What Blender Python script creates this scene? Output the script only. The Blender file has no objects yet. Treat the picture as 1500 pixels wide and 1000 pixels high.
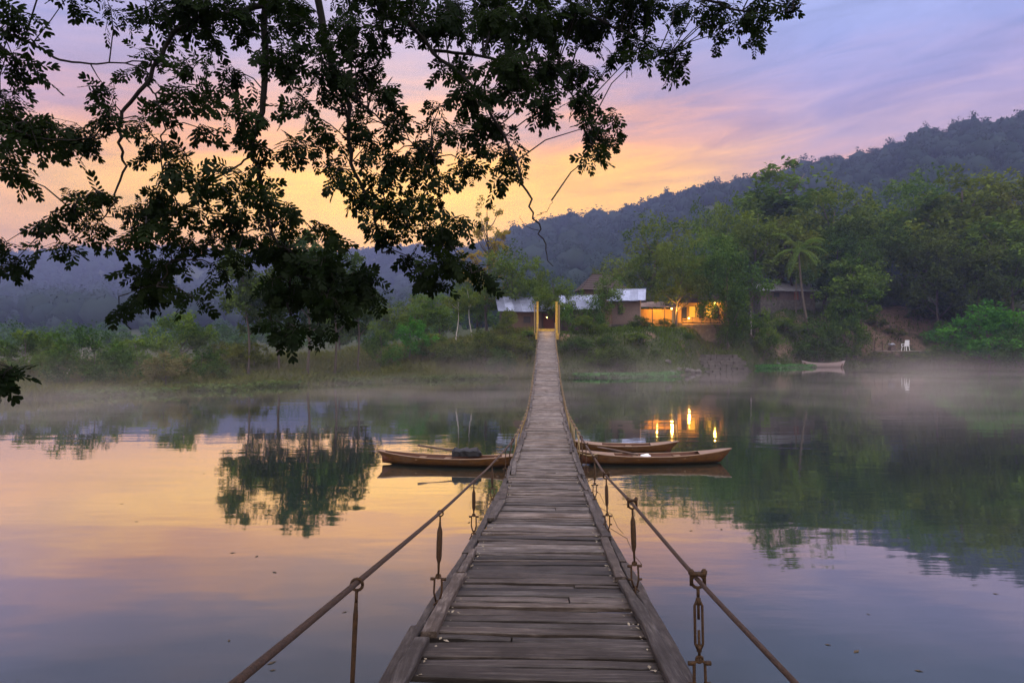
import bpy, math, random
import numpy as np
from mathutils import Vector, Matrix
R = math.radians
rnd = random.Random(7)
scene = bpy.context.scene
col = scene.collection
CAMZ = 3.7                                   # camera height above the river

# ------------------------------------------------------------------ camera
cd = bpy.data.cameras.new('camera'); cam = bpy.data.objects.new('camera', cd); col.objects.link(cam)
cd.sensor_width = 36.0; cd.sensor_fit = 'HORIZONTAL'; cd.lens = 24.0
cd.clip_start = 0.05; cd.clip_end = 6000
cam.location = (0, 0, CAMZ); cam.rotation_euler = (R(90), 0, 0)
scene.camera = cam
scene.render.resolution_x = 1024; scene.render.resolution_y = 682
vs = scene.view_settings
vs.view_transform = 'Standard'; vs.look = 'None'; vs.gamma = 1.0; vs.use_curve_mapping = False
vs.exposure = 0.0
cy = scene.cycles
cy.max_bounces = 6; cy.diffuse_bounces = 2; cy.glossy_bounces = 3; cy.transmission_bounces = 2
cy.transparent_max_bounces = 8; cy.volume_bounces = 0
cy.use_denoising = True
cy.sample_clamp_indirect = 4.0
cy.caustics_reflective = False; cy.caustics_refractive = False

# ------------------------------------------------------------------ node helpers
class NT:
    def __init__(s, tree):
        s.t = tree; tree.nodes.clear()
    def n(s, typ, **kw):
        nd = s.t.nodes.new(typ)
        ins = kw.pop('ins', {})
        for k, v in kw.items(): setattr(nd, k, v)
        for k, v in ins.items(): s.put(nd.inputs[k], v)
        return nd
    def put(s, sock, v):
        if hasattr(v, 'links') or isinstance(v, bpy.types.NodeSocket): s.t.links.new(v, sock)
        else: sock.default_value = v
    def math(s, op, a, b=None, c=None, clamp=False):
        nd = s.t.nodes.new('ShaderNodeMath'); nd.operation = op; nd.use_clamp = clamp
        s.put(nd.inputs[0], a)
        if b is not None: s.put(nd.inputs[1], b)
        if c is not None: s.put(nd.inputs[2], c)
        return nd.outputs[0]
    def vmath(s, op, a, b=None, out=0):
        nd = s.t.nodes.new('ShaderNodeVectorMath'); nd.operation = op
        s.put(nd.inputs[0], a)
        if b is not None: s.put(nd.inputs[1], b)
        return nd.outputs[out]
    def ramp(s, fac, stops, interp='LINEAR'):
        nd = s.t.nodes.new('ShaderNodeValToRGB'); cr = nd.color_ramp; cr.interpolation = interp
        while len(cr.elements) < len(stops): cr.elements.new(0.5)
        for e, (p, c) in zip(cr.elements, stops):
            e.position = p; e.color = (c[0], c[1], c[2], 1) if hasattr(c, '__len__') else (c, c, c, 1)
        s.put(nd.inputs[0], fac); return nd.outputs[0]
    def mix(s, fac, a, b, blend='MIX'):
        nd = s.t.nodes.new('ShaderNodeMix'); nd.data_type = 'RGBA'; nd.blend_type = blend
        s.put(nd.inputs[0], fac); s.put(nd.inputs[6], a); s.put(nd.inputs[7], b)
        return nd.outputs[2]
    def noise(s, vec, scale, detail=3, rough=0.55, out=0, dist=0.0):
        nd = s.t.nodes.new('ShaderNodeTexNoise')
        if vec is not None: s.put(nd.inputs['Vector'], vec)
        nd.inputs['Scale'].default_value = scale; nd.inputs['Detail'].default_value = detail
        nd.inputs['Roughness'].default_value = rough; nd.inputs['Distortion'].default_value = dist
        return nd.outputs[out]
    def mapr(s, v, a, b, c=0.0, d=1.0, smooth=False):
        nd = s.t.nodes.new('ShaderNodeMapRange')
        if smooth: nd.interpolation_type = 'SMOOTHSTEP'
        s.put(nd.inputs[0], v)
        for i, q in enumerate((a, b, c, d)): s.put(nd.inputs[i+1], q)
        return nd.outputs[0]
def rgba(c): return (c[0], c[1], c[2], 1.0)

# ------------------------------------------------------------------ world: dusk sky (by direction only)
SUN_AZ = math.atan((590-750)/1000.0)         # where the sun went down, left of the far end of the bridge
world = bpy.data.worlds.new('World'); scene.world = world; world.use_nodes = True
w = NT(world.node_tree)
gen = w.n('ShaderNodeTexCoord').outputs['Generated']
sep = w.n('ShaderNodeSeparateXYZ', ins={0: gen})
dx, dy, dz = sep.outputs
# cloud streaks: direction squeezed in height so that the noise lies in long bands
zz = w.math('MULTIPLY_ADD', dx, -0.10, dz)
cv = w.n('ShaderNodeCombineXYZ', ins={0: dx, 1: dy, 2: w.math('MULTIPLY', zz, 6.0)}).outputs[0]
n1 = w.noise(cv, 1.7, 5, 0.55, dist=0.4)
n2 = w.noise(cv, 5.5, 5, 0.6, dist=0.6)
cl = w.math('ADD', w.math('MULTIPLY', w.math('SUBTRACT', n1, 0.5), 0.16), w.math('MULTIPLY', w.math('SUBTRACT', n2, 0.5), 0.13))
amp = w.mapr(dz, 0.08, 0.25, 0.25, 1.0)
e = w.math('ADD', dz, w.math('MULTIPLY', cl, amp))
rampA = w.ramp(e, [(0.0, (.50,.26,.16)), (.08, (.80,.36,.12)), (.125, (.95,.45,.10)), (.165, (1.0,.51,.075)), (.205, (1.0,.54,.085)),
                   (.235, (.95,.48,.10)), (.27, (.80,.37,.17)), (.31, (.60,.32,.27)), (.355, (.43,.31,.40)), (.41, (.34,.32,.52)),
                   (.5, (.30,.33,.56)), (.75, (.40,.44,.66)), (1.0, (.46,.49,.68))])
rampB = w.ramp(e, [(0.0, (.42,.26,.26)), (.12, (.82,.42,.16)), (.17, (.80,.40,.20)), (.215, (.62,.34,.30)), (.26, (.45,.33,.44)),
                   (.315, (.35,.31,.53)), (.37, (.28,.32,.60)), (.5, (.28,.34,.60)), (.75, (.40,.44,.66)), (1.0, (.46,.49,.68))])
sd = w.vmath('DOT_PRODUCT', w.vmath('NORMALIZE', w.n('ShaderNodeCombineXYZ', ins={0: dx, 1: dy, 2: 0.0}).outputs[0]),
             (math.sin(SUN_AZ), math.cos(SUN_AZ), 0.0), out=1)
f = w.mapr(sd, 0.965, 0.82, 0.0, 1.0, True)
sky = w.mix(f, rampA, rampB)
# darker mauve cloud bars and brighter gaps
bar = w.mapr(n2, 0.38, 0.72, 1.10, 0.80)
sky = w.mix(1.0, sky, w.n('ShaderNodeCombineColor', ins={0: bar, 1: bar, 2: w.math('POWER', bar, .8)}).outputs[0], 'MULTIPLY')
back = w.mapr(dy, 0.25, -0.5, 1.0, 2.5, True)       # sky behind the camera, brightened as unseen fill on the foreground
top = w.mapr(dz, 0.45, 0.9, 1.0, 2.2, True)  # overhead sky, out of view, boosted as fill too
glow = w.math('POWER', w.math('MAXIMUM', w.vmath('DOT_PRODUCT', gen, Vector((-.175, .962, .192)).normalized(), out=1), 0.0), 38.0)
sky = w.mix(1.0, sky, w.mix(glow, (0, 0, 0, 1), (.42, .24, .02, 1)), 'ADD')
sky = w.mix(w.math('MAXIMUM', w.mapr(dy, .2, -.5, 0, .75, True), w.mapr(dz, .5, .9, 0, .6, True)), sky, (.57, .50, .45, 1))
bg = w.n('ShaderNodeBackground', ins={0: sky, 1: w.math('MULTIPLY', w.math('MULTIPLY', back, top), 1.52)})
w.t.links.new(bg.outputs[0], w.n('ShaderNodeOutputWorld').inputs[0])

# the sun itself, already behind the hill
sl = bpy.data.lights.new('sun', 'SUN'); sun = bpy.data.objects.new('sun', sl); col.objects.link(sun)
sl.energy = 1.0; sl.angle = R(3.0); sl.color = (1.0, .62, .32)
SUN_EL = R(3.0)
sdir = Vector((math.sin(SUN_AZ)*math.cos(SUN_EL), math.cos(SUN_AZ)*math.cos(SUN_EL), math.sin(SUN_EL)))
sun.rotation_euler = sdir.to_track_quat('Z', 'Y').to_euler(); sun.location = (0, 0, 60)

# ------------------------------------------------------------------ object helpers
def tag(o, label=None, cat=None, group=None, kind=None):
    if label: o['label'] = label
    if cat: o['category'] = cat
    if group: o['group'] = group
    if kind: o['kind'] = kind
    return o
def empty(name, loc=(0, 0, 0), rz=0.0, scale=(1, 1, 1)):
    o = bpy.data.objects.new(name, None); col.objects.link(o)
    o.location = loc; o.rotation_euler = (0, 0, rz); o.scale = scale; o.empty_display_size = 0.2
    return o
def np_mesh(name, V, F, mat, tint=None, smooth=False):
    """V (N,3), F (M,k) all faces of k corners"""
    V = np.asarray(V, dtype=np.float32); F = np.asarray(F, dtype=np.int32)
    me = bpy.data.meshes.new(name); k = F.shape[1]
    me.vertices.add(len(V)); me.vertices.foreach_set('co', V.ravel())
    me.loops.add(F.size); me.loops.foreach_set('vertex_index', F.ravel())
    me.polygons.add(len(F)); me.polygons.foreach_set('loop_start', np.arange(0, F.size, k, dtype=np.int32))
    try: me.polygons.foreach_set('loop_total', np.full(len(F), k, dtype=np.int32))
    except Exception: pass
    if smooth: me.polygons.foreach_set('use_smooth', np.ones(len(F), dtype=bool))
    if tint is not None:
        a = me.attributes.new('tint', 'FLOAT', 'POINT'); a.data.foreach_set('value', np.asarray(tint, dtype=np.float32))
    me.update(); me.validate(); me.materials.append(mat)
    return me
def link(name, me, parent=None):
    o = bpy.data.objects.new(name, me); col.objects.link(o)
    if parent is not None: o.parent = parent
    return o
class MB:
    """collects boxes, bars, tubes and sheets; build() links them as ONE mesh object"""
    def __init__(s): s.v = []; s.f = []; s.t = []; s.tint = 1.0
    def add(s, vs, fs):
        b = len(s.v); s.v += [tuple(p) for p in vs]; s.t += [s.tint]*len(vs)
        s.f += [tuple(i+b for i in q) for q in fs]
    def box(s, c, size, M=None, taper=1.0):
        x, y, z = size[0]/2, size[1]/2, size[2]/2
        P = [Vector((sx*x*(taper if sz > 0 else 1), sy*y*(taper if sz > 0 else 1), sz*z)) for sz in (-1, 1) for sy in (-1, 1) for sx in (-1, 1)]
        if M is not None: P = [M @ p for p in P]
        c = Vector(c)
        s.add([p+c for p in P], [(0,2,3,1), (4,5,7,6), (0,1,5,4), (2,6,7,3), (0,4,6,2), (1,3,7,5)])
    def bar(s, p, q, wd, h):
        p, q = Vector(p), Vector(q); d = q-p
        M = d.to_track_quat('Y', 'Z').to_matrix()
        s.box((p+q)/2, (wd, d.length, h), M)
    def tube(s, pts, rad, n=6, cap=True):
        pts = [Vector(p) for p in pts]
        if not hasattr(rad, '__len__'): rad = [rad]*len(pts)
        vs, fs = [], []; up = Vector((0.13, 0.21, 0.97)); pu = None
        for i, p in enumerate(pts):
            d = (pts[min(i+1, len(pts)-1)] - pts[max(i-1, 0)])
            d = d.normalized() if d.length > 1e-9 else Vector((0, 0, 1))
            u = (pu if pu is not None else (up if abs(d.dot(up)) < .9 else Vector((1, 0, 0))))
            u = (u - d*u.dot(d)); u = u.normalized() if u.length > 1e-6 else d.orthogonal().normalized()
            pu = u; v = d.cross(u)
            for k in range(n):
                a = 2*math.pi*k/n
                vs.append(p + (u*math.cos(a) + v*math.sin(a))*rad[i])
        for i in range(len(pts)-1):
            for k in range(n):
                k2 = (k+1) % n
                fs.append((i*n+k, i*n+k2, (i+1)*n+k2, (i+1)*n+k))
        if cap:
            fs.append(tuple(range(n-1, -1, -1))); fs.append(tuple((len(pts)-1)*n+k for k in range(n)))
        s.add(vs, fs)
    def ring(s, c, r, t, ax_u, ax_v, n=12, m=6, arc=2*math.pi, a0=0.0):
        c = Vector(c); u = Vector(ax_u).normalized(); v = Vector(ax_v).normalized()
        s.tube([c + (u*math.cos(a0+arc*i/n) + v*math.sin(a0+arc*i/n))*r for i in range(n+1)], t, m)
    def sphere(s, c, r, n=8, m=6, sc=(1, 1, 1)):
        c = Vector(c); vs = [c+Vector((0, 0, r*sc[2]))]; fs = []
        for j in range(1, m):
            ph = math.pi*j/m
            for i in range(n):
                th = 2*math.pi*i/n
                vs.append(c+Vector((r*sc[0]*math.sin(ph)*math.cos(th), r*sc[1]*math.sin(ph)*math.sin(th), r*sc[2]*math.cos(ph))))
        vs.append(c-Vector((0, 0, r*sc[2])))
        for i in range(n): fs.append((0, 1+i, 1+(i+1) % n))
        for j in range(m-2):
            for i in range(n):
                a = 1+j*n; fs.append((a+i, a+n+i, a+n+(i+1) % n, a+(i+1) % n))
        L = len(vs)-1; a = 1+(m-2)*n
        for i in range(n): fs.append((L, a+(i+1) % n, a+i))
        s.add(vs, fs)
    def build(s, name, mat, parent=None, smooth=False):
        me = bpy.data.meshes.new(name); me.from_pydata(s.v, [], s.f)
        a = me.attributes.new('tint', 'FLOAT', 'POINT'); a.data.foreach_set('value', np.asarray(s.t, dtype=np.float32))
        if smooth: me.polygons.foreach_set('use_smooth', np.ones(len(s.f), dtype=bool))
        me.update(); me.materials.append(mat)
        return link(name, me, parent)
def P(px, py, D):                            # a point seen at photo pixel (px, py) standing D metres away
    return Vector(((px-750)/1000*D, D, CAMZ+(500-py)/1000*D))
def interp(x, tab): return float(np.interp(x, [a for a, _ in tab], [b for _, b in tab]))
def spl(ts, ps, t):                          # Catmull-Rom through points
    t = float(t)
    i = max(0, min(len(ts)-2, int(np.searchsorted(ts, t))-1))
    p1, p2 = ps[i], ps[i+1]; p0 = ps[max(i-1, 0)]; p3 = ps[min(i+2, len(ps)-1)]
    h = ts[i+1]-ts[i]; u = (t-ts[i])/h
    m1 = (p2-p0)/(ts[i+1]-ts[max(i-1, 0)])*h; m2 = (p3-p1)/(ts[min(i+2, len(ps)-1)]-ts[i])*h
    return (2*u**3-3*u*u+1)*p1 + (u**3-2*u*u+u)*m1 + (-2*u**3+3*u*u)*p2 + (u**3-u*u)*m2

# value noise for the terrain
_rs = np.random.RandomState(11); _lat = _rs.rand(64, 64)
def vnoise(x, y):
    x = np.asarray(x, dtype=float); y = np.asarray(y, dtype=float)
    xi = np.floor(x).astype(int); yi = np.floor(y).astype(int); fx = x-xi; fy = y-yi
    fx = fx*fx*(3-2*fx); fy = fy*fy*(3-2*fy)
    g = lambda a, b: _lat[a % 64, b % 64]
    return (g(xi, yi)*(1-fx)+g(xi+1, yi)*fx)*(1-fy)+(g(xi, yi+1)*(1-fx)+g(xi+1, yi+1)*fx)*fy-0.5
def fbm(x, y, o=4):
    return sum(vnoise(x*2**k+17*k, y*2**k+5*k)/2**k for k in range(o))

# ------------------------------------------------------------------ materials
def new_mat(name):
    m = bpy.data.materials.new(name); m.use_nodes = True
    return m, NT(m.node_tree)
def out(t, sh, disp=None):
    o = t.n('ShaderNodeOutputMaterial'); t.t.links.new(sh, o.inputs['Surface'])
def leaf_mat(name, c1, c2, trans=0.35, hue=0.0, gloss=0.0):
    m, t = new_mat(name)
    at = t.n('ShaderNodeAttribute', attribute_name='tint').outputs['Fac']
    r = t.n('ShaderNodeObjectInfo').outputs['Random']
    c = t.mix(t.mapr(at, 0.4, 1.6), rgba(c1), rgba(c2))
    c = t.mix(1.0, c, t.n('ShaderNodeCombineColor', ins={0: t.mapr(r, 0, 1, .85, 1.2), 1: t.mapr(t.math('FRACT', t.math('MULTIPLY', r, 7.3)), 0, 1, .88, 1.12), 2: 1.0}).outputs[0], 'MULTIPLY')
    d = t.n('ShaderNodeBsdfDiffuse', ins={0: c})
    tr = t.n('ShaderNodeBsdfTranslucent', ins={0: t.mix(1.0, c, (1.25, 1.15, .5, 1), 'MULTIPLY')})
    mx = t.n('ShaderNodeMixShader', ins={0: trans, 1: d.outputs[0], 2: tr.outputs[0]})
    sh = mx.outputs[0]
    if gloss:
        g = t.n('ShaderNodeBsdfGlossy', ins={0: (1, 1, 1, 1), 1: 0.45})
        sh = t.n('ShaderNodeMixShader', ins={0: gloss, 1: sh, 2: g.outputs[0]}).outputs[0]
    out(t, sh); return m
def surf_mat(name, c1, c2, scale=6.0, rough=0.7, bump=0.2, stretch=(1, 1, 1), metal=0.0, spec=0.4, usetint=False, detail=5, coat=0.0):
    m, t = new_mat(name)
    co = t.n('ShaderNodeTexCoord').outputs['Object']
    v = t.vmath('MULTIPLY', co, stretch)
    n = t.noise(v, scale, detail, 0.6)
    c = t.mix(t.mapr(n, .3, .7), rgba(c1), rgba(c2))
    if usetint:
        at = t.n('ShaderNodeAttribute', attribute_name='tint').outputs['Fac']
        c = t.mix(1.0, c, t.n('ShaderNodeCombineColor', ins={0: at, 1: at, 2: at}).outputs[0], 'MULTIPLY')
    b = t.n('ShaderNodeBsdfPrincipled', ins={'Base Color': c, 'Roughness': t.mapr(n, 0.2, 0.8, max(rough-.12, .05), min(rough+.12, 1)), 'Metallic': metal, 'Specular IOR Level': spec, 'Coat Weight': coat})
    if bump:
        bp = t.n('ShaderNodeBump', ins={'Strength': bump, 'Distance': 0.02, 'Height': n})
        t.t.links.new(bp.outputs[0], b.inputs['Normal'])
    out(t, b.outputs[0]); return m
def emit_mat(name, c, s):
    m, t = new_mat(name); out(t, t.n('ShaderNodeEmission', ins={0: rgba(c), 1: s}).outputs[0]); return m

M = {}
M['leaf_dark'] = leaf_mat('leaf_dark', (.022, .050, .011), (.074, .126, .024), .3)
M['leaf_mid'] = leaf_mat('leaf_mid', (.038, .080, .013), (.124, .184, .031), .35)
M['leaf_olive'] = leaf_mat('leaf_olive', (.044, .074, .012), (.132, .170, .028), .35)
M['leaf_bright'] = leaf_mat('leaf_bright', (.030, .10, .014), (.075, .20, .024), .35)
M['leaf_pale'] = leaf_mat('leaf_pale', (.09, .12, .05), (.17, .20, .085), .35)
M['leaf_gold'] = leaf_mat('leaf_gold', (.20, .17, .04), (.36, .28, .06), .5)
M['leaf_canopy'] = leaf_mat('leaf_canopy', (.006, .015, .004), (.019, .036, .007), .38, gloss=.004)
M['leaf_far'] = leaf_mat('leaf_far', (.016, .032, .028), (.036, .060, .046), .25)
M['grass'] = leaf_mat('grass', (.05, .085, .018), (.12, .15, .035), .35)
M['hyacinth'] = leaf_mat('hyacinth', (.03, .12, .025), (.07, .22, .04), .3)
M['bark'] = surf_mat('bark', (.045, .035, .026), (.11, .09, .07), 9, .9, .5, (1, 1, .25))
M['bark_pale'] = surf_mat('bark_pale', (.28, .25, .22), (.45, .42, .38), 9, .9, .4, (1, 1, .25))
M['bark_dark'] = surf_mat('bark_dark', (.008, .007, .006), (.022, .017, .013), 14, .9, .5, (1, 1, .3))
M['rust'] = surf_mat('rust', (.035, .022, .012), (.10, .052, .022), 60, .7, .4, metal=.35)
M['cable'] = surf_mat('cable', (.030, .019, .014), (.105, .058, .036), 70, .65, .4, metal=.3)
M['bamboo'] = surf_mat('bamboo', (.20, .14, .06), (.34, .25, .12), 30, .65, .2)
M['metal_roof'] = surf_mat('metal_roof', (.19, .21, .29), (.38, .42, .56), 1.1, .5, .05, metal=.2, usetint=True)
M['grey_roof'] = surf_mat('grey_roof', (.17, .17, .19), (.32, .33, .36), 1.2, .6, .05, metal=.1, usetint=True)
M['rust_roof'] = surf_mat('rust_roof', (.16, .10, .075), (.30, .22, .19), 1.6, .75, .1)
M['thatch'] = surf_mat('thatch', (.028, .019, .017), (.062, .043, .038), 8, .95, .6, (1, 1, 3))
M['wall_wood'] = surf_mat('wall_wood', (.050, .032, .022), (.11, .072, .05), 3, .85, .3, (6, 6, .6))
M['wall_weave'] = surf_mat('wall_weave', (.10, .070, .055), (.20, .145, .12), 4, .85, .3, (5, 5, .8))
M['wall_dark'] = surf_mat('wall_dark', (.05, .035, .03), (.10, .07, .06), 4, .85, .3)
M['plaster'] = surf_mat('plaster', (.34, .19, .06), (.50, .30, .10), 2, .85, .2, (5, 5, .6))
M['yellow_paint'] = surf_mat('yellow_paint', (.26, .15, .02), (.60, .38, .045), 6, .6, .2)
M['door_red'] = surf_mat('door_red', (.10, .028, .02), (.17, .05, .03), 4, .7, .2, (6, 6, .6))
M['white'] = surf_mat('white', (.72, .73, .76), (.82, .83, .85), 3, .5, .05)
M['black'] = surf_mat('black', (.006, .006, .007), (.014, .014, .015), 10, .6, .2)
M['blue_cloth'] = surf_mat('blue_cloth', (.22, .24, .29), (.34, .36, .42), 10, .9, .3)
M['stone'] = surf_mat('stone', (.042, .038, .034), (.115, .105, .095), 2.5, .9, .6)
def hull_mat():
    m, t = new_mat('hull_wood'); co = t.n('ShaderNodeTexCoord').outputs['Object']
    n = t.noise(t.vmath('MULTIPLY', co, (.8, 10, 10)), 3, 5, .6); n2 = t.noise(co, 3.5, 4, .6)
    z = t.n('ShaderNodeSeparateXYZ', ins={0: co}).outputs[2]
    c = t.mix(t.mapr(n, .3, .7), (.042, .017, .003, 1), (.125, .052, .008, 1))
    c = t.mix(t.mapr(n2, .52, .68, 0, .45), c, (.10, .065, .040, 1))                    # scuffs
    seam = t.mapr(t.math('ABSOLUTE', t.math('SUBTRACT', t.math('FRACT', t.math('MULTIPLY_ADD', z, 9.0, .2)), .5)), .0, .06, .75, 0)
    c = t.mix(seam, c, (.012, .007, .004, 1))
    c = t.mix(t.mapr(t.math('ADD', z, t.math('MULTIPLY', n2, .08)), .02, .09, .85, 0), c, (.016, .014, .008, 1))   # algae along the waterline
    b = t.n('ShaderNodeBsdfPrincipled', ins={'Base Color': c, 'Roughness': t.mapr(n2, .3, .7, .38, .6), 'Specular IOR Level': .3})
    out(t, b.outputs[0]); return m
M['hull_wood'] = hull_mat()
M['hull_inner'] = surf_mat('hull_inner', (.055, .018, .008), (.11, .038, .014), 5, .5, .05, (.6, 8, 8))
M['hull_deck'] = surf_mat('hull_deck', (.14, .082, .045), (.27, .17, .10), 4, .35, .05, (.6, 9, 9))
M['pale_boat'] = surf_mat('pale_boat', (.26, .20, .20), (.38, .30, .29), 3, .6, .1, (.6, 8, 8))
M['oar'] = surf_mat('oar', (.05, .028, .018), (.10, .06, .035), 10, .5, .1)
M['grey_wood'] = surf_mat('grey_wood', (.20, .17, .15), (.36, .32, .29), 4, .8, .3, (1, 6, 6))
M['lamp'] = emit_mat('lamp', (1.0, .62, .16), 30.0)
M['lit_window'] = emit_mat('lit_window', (1.0, .46, .04), 1.2)

# weathered deck wood
def deck_mat(name, k=1.0):
    m, t = new_mat(name)
    co = t.n('ShaderNodeTexCoord').outputs['Object']
    at = t.n('ShaderNodeAttribute', attribute_name='tint').outputs['Fac']
    sh_ = t.vmath('ADD', co, t.n('ShaderNodeCombineXYZ', ins={0: t.math('MULTIPLY', at, 37.0), 1: 0.0, 2: t.math('MULTIPLY', at, 11.0)}).outputs[0])
    v = t.vmath('MULTIPLY', sh_, (1.6, 34, 34)) if 'deck' in name else t.vmath('MULTIPLY', sh_, (34, 1.6, 34))
    g = t.noise(v, 1.6, 6, .65); blot = t.noise(sh_, 2.3, 4, .6); fine = t.noise(v, 5.0, 4, .7)
    c = t.ramp(g, [(.30, (.035*k, .024*k, .016*k)), (.5, (.18*k, .152*k, .130*k)), (.68, (.46*k, .415*k, .38*k))])
    c = t.mix(t.mapr(blot, .38, .66, 0, .85), c, (.070*k, .050*k, .034*k, 1))
    c = t.mix(t.math('MULTIPLY', t.math('FRACT', t.math('MULTIPLY', at, 17.0)), .55), c, t.mix(1.0, c, (1.15, .92, .72, 1), 'MULTIPLY'))
    c = t.mix(t.mapr(fine, .62, .75, 0, .8), c, (.02, .016, .013, 1))
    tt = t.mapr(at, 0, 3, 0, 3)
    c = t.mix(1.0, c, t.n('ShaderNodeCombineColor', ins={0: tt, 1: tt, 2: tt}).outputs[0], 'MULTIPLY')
    h = t.math('ADD', g, t.math('MULTIPLY', fine, .5))
    b = t.n('ShaderNodeBsdfPrincipled', ins={'Base Color': c, 'Roughness': t.mapr(blot, .3, .7, .48, .68), 'Specular IOR Level': .42})
    bp = t.n('ShaderNodeBump', ins={'Strength': .5, 'Distance': .012, 'Height': h}); t.t.links.new(bp.outputs[0], b.inputs['Normal'])
    out(t, b.outputs[0]); return m
M['deck'] = deck_mat('deck', .42); M['board'] = deck_mat('board', .40)

# ground
def ground_mat():
    m, t = new_mat('ground')
    co = t.n('ShaderNodeTexCoord').outputs['Object']
    at = t.n('ShaderNodeAttribute', attribute_name='tint').outputs['Fac']     # 0 green .. 1 bare soil
    n = t.noise(co, .35, 6, .6); n2 = t.noise(co, 2.2, 5, .65)
    green = t.mix(t.mapr(n2, .3, .7), (.022, .034, .012, 1), (.055, .062, .024, 1))
    soil = t.mix(t.mapr(n2, .3, .7), (.09, .060, .040, 1), (.17, .118, .084, 1))
    k = t.mapr(t.math('ADD', at, t.math('MULTIPLY', t.math('SUBTRACT', n, .5), 2.2)), .35, .75, 0, 1, True)
    c = t.mix(k, green, soil)
    b = t.n('ShaderNodeBsdfPrincipled', ins={'Base Color': c, 'Roughness': .95, 'Specular IOR Level': .1})
    bp = t.n('ShaderNodeBump', ins={'Strength': .8, 'Distance': .25, 'Height': n2}); t.t.links.new(bp.outputs[0], b.inputs['Normal'])
    out(t, b.outputs[0]); return m
M['ground'] = ground_mat()

def water_mat():
    m, t = new_mat('water')
    co = t.n('ShaderNodeTexCoord').outputs['Object']
    v1 = t.vmath('MULTIPLY', co, (.55, 1.5, 1)); v2 = t.vmath('MULTIPLY', co, (2.0, 5.0, 1))
    patch = t.mapr(t.noise(t.vmath('MULTIPLY', co, (.03, .075, 1)), 1.0, 3, .5), .47, .66, .12, 1.0, True)
    a = t.noise(v1, .55, 2, .5); b = t.noise(v2, .8, 2, .5)
    h = t.math('ADD', t.math('MULTIPLY', a, .55), t.math('MULTIPLY', t.math('MULTIPLY', b, patch), .28))
    bp = t.n('ShaderNodeBump', ins={'Strength': .065, 'Distance': .22, 'Height': h})
    lw = t.n('ShaderNodeLayerWeight', ins={'Blend': .5, 'Normal': bp.outputs[0]}).outputs['Facing']
    fr = t.ramp(lw, [(.0, .03), (.45, .06), (.55, .11), (.63, .20), (.71, .43), (.81, .77), (.90, .92), (1.0, 1.0)])
    d_ = t.n('ShaderNodeBsdfDiffuse', ins={'Color': (.020, .030, .024, 1), 'Normal': bp.outputs[0]})
    g_ = t.n('ShaderNodeBsdfGlossy', ins={'Color': (1, 1, 1, 1), 'Roughness': .035, 'Normal': bp.outputs[0]})
    s = t.n('ShaderNodeMixShader', ins={0: fr, 1: d_.outputs[0], 2: g_.outputs[0]})
    out(t, s.outputs[0]); return m
M['water'] = water_mat()

# ------------------------------------------------------------------ terrain
SHORE = [(-1400, 24), (-600, 31), (-200, 37), (0, 43), (150, 47), (250, 50), (400, 57), (550, 63), (700, 67.5), (900, 70), (1000, 75), (1028, 83.5), (1090, 86), (1115, 96), (1200, 102), (1350, 105), (1500, 97), (1700, 90), (2100, 78), (3000, 60)]
PLAT = [(-1400, 1.3), (0, 1.2), (300, 1.3), (550, 2.2), (700, 3.8), (780, 4.65), (830, 4.65), (900, 4.8), (1000, 5.0), (1080, 5.4), (1150, 8.6), (1250, 9.6), (1350, 10.2), (1500, 9.2), (2000, 9)]
LEN = [(-1400, 15), (300, 15), (550, 14), (700, 9), (780, 6.2), (830, 6.2), (900, 7), (1000, 9), (1030, 15), (1090, 15), (1150, 13), (1250, 16), (1350, 19), (1500, 20), (2000, 20)]
SLOPE = [(-1400, .006), (500, .008), (700, .03), (1000, .06), (1200, .10), (1500, .10), (2500, .10)]
RIDGE_R = [(600, 430), (700, 372), (740, 357), (790, 342), (830, 331), (875, 334), (920, 320), (960, 305), (1000, 298), (1035, 282), (1075, 276), (1120, 268), (1160, 258), (1210, 243), (1250, 240), (1290, 234), (1330, 214), (1365, 204), (1400, 196), (1450, 188), (1500, 180), (1600, 160), (1800, 140), (2400, 160)]
RDIST = [(600, 950), (750, 900), (1000, 760), (1200, 650), (1500, 540), (2400, 480)]
RIDGE_L = [(-1400, 420), (-300, 395), (0, 382), (50, 380), (120, 374), (200, 377), (260, 371), (330, 382), (420, 386), (510, 380), (560, 370), (640, 374), (700, 380), (780, 392), (900, 420), (1200, 440), (2400, 460)]
def A(tab, x): return np.interp(x, [a for a, _ in tab], [b for _, b in tab])
def ss(t): t = np.clip(t, 0, 1); return t*t*(3-2*t)
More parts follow.
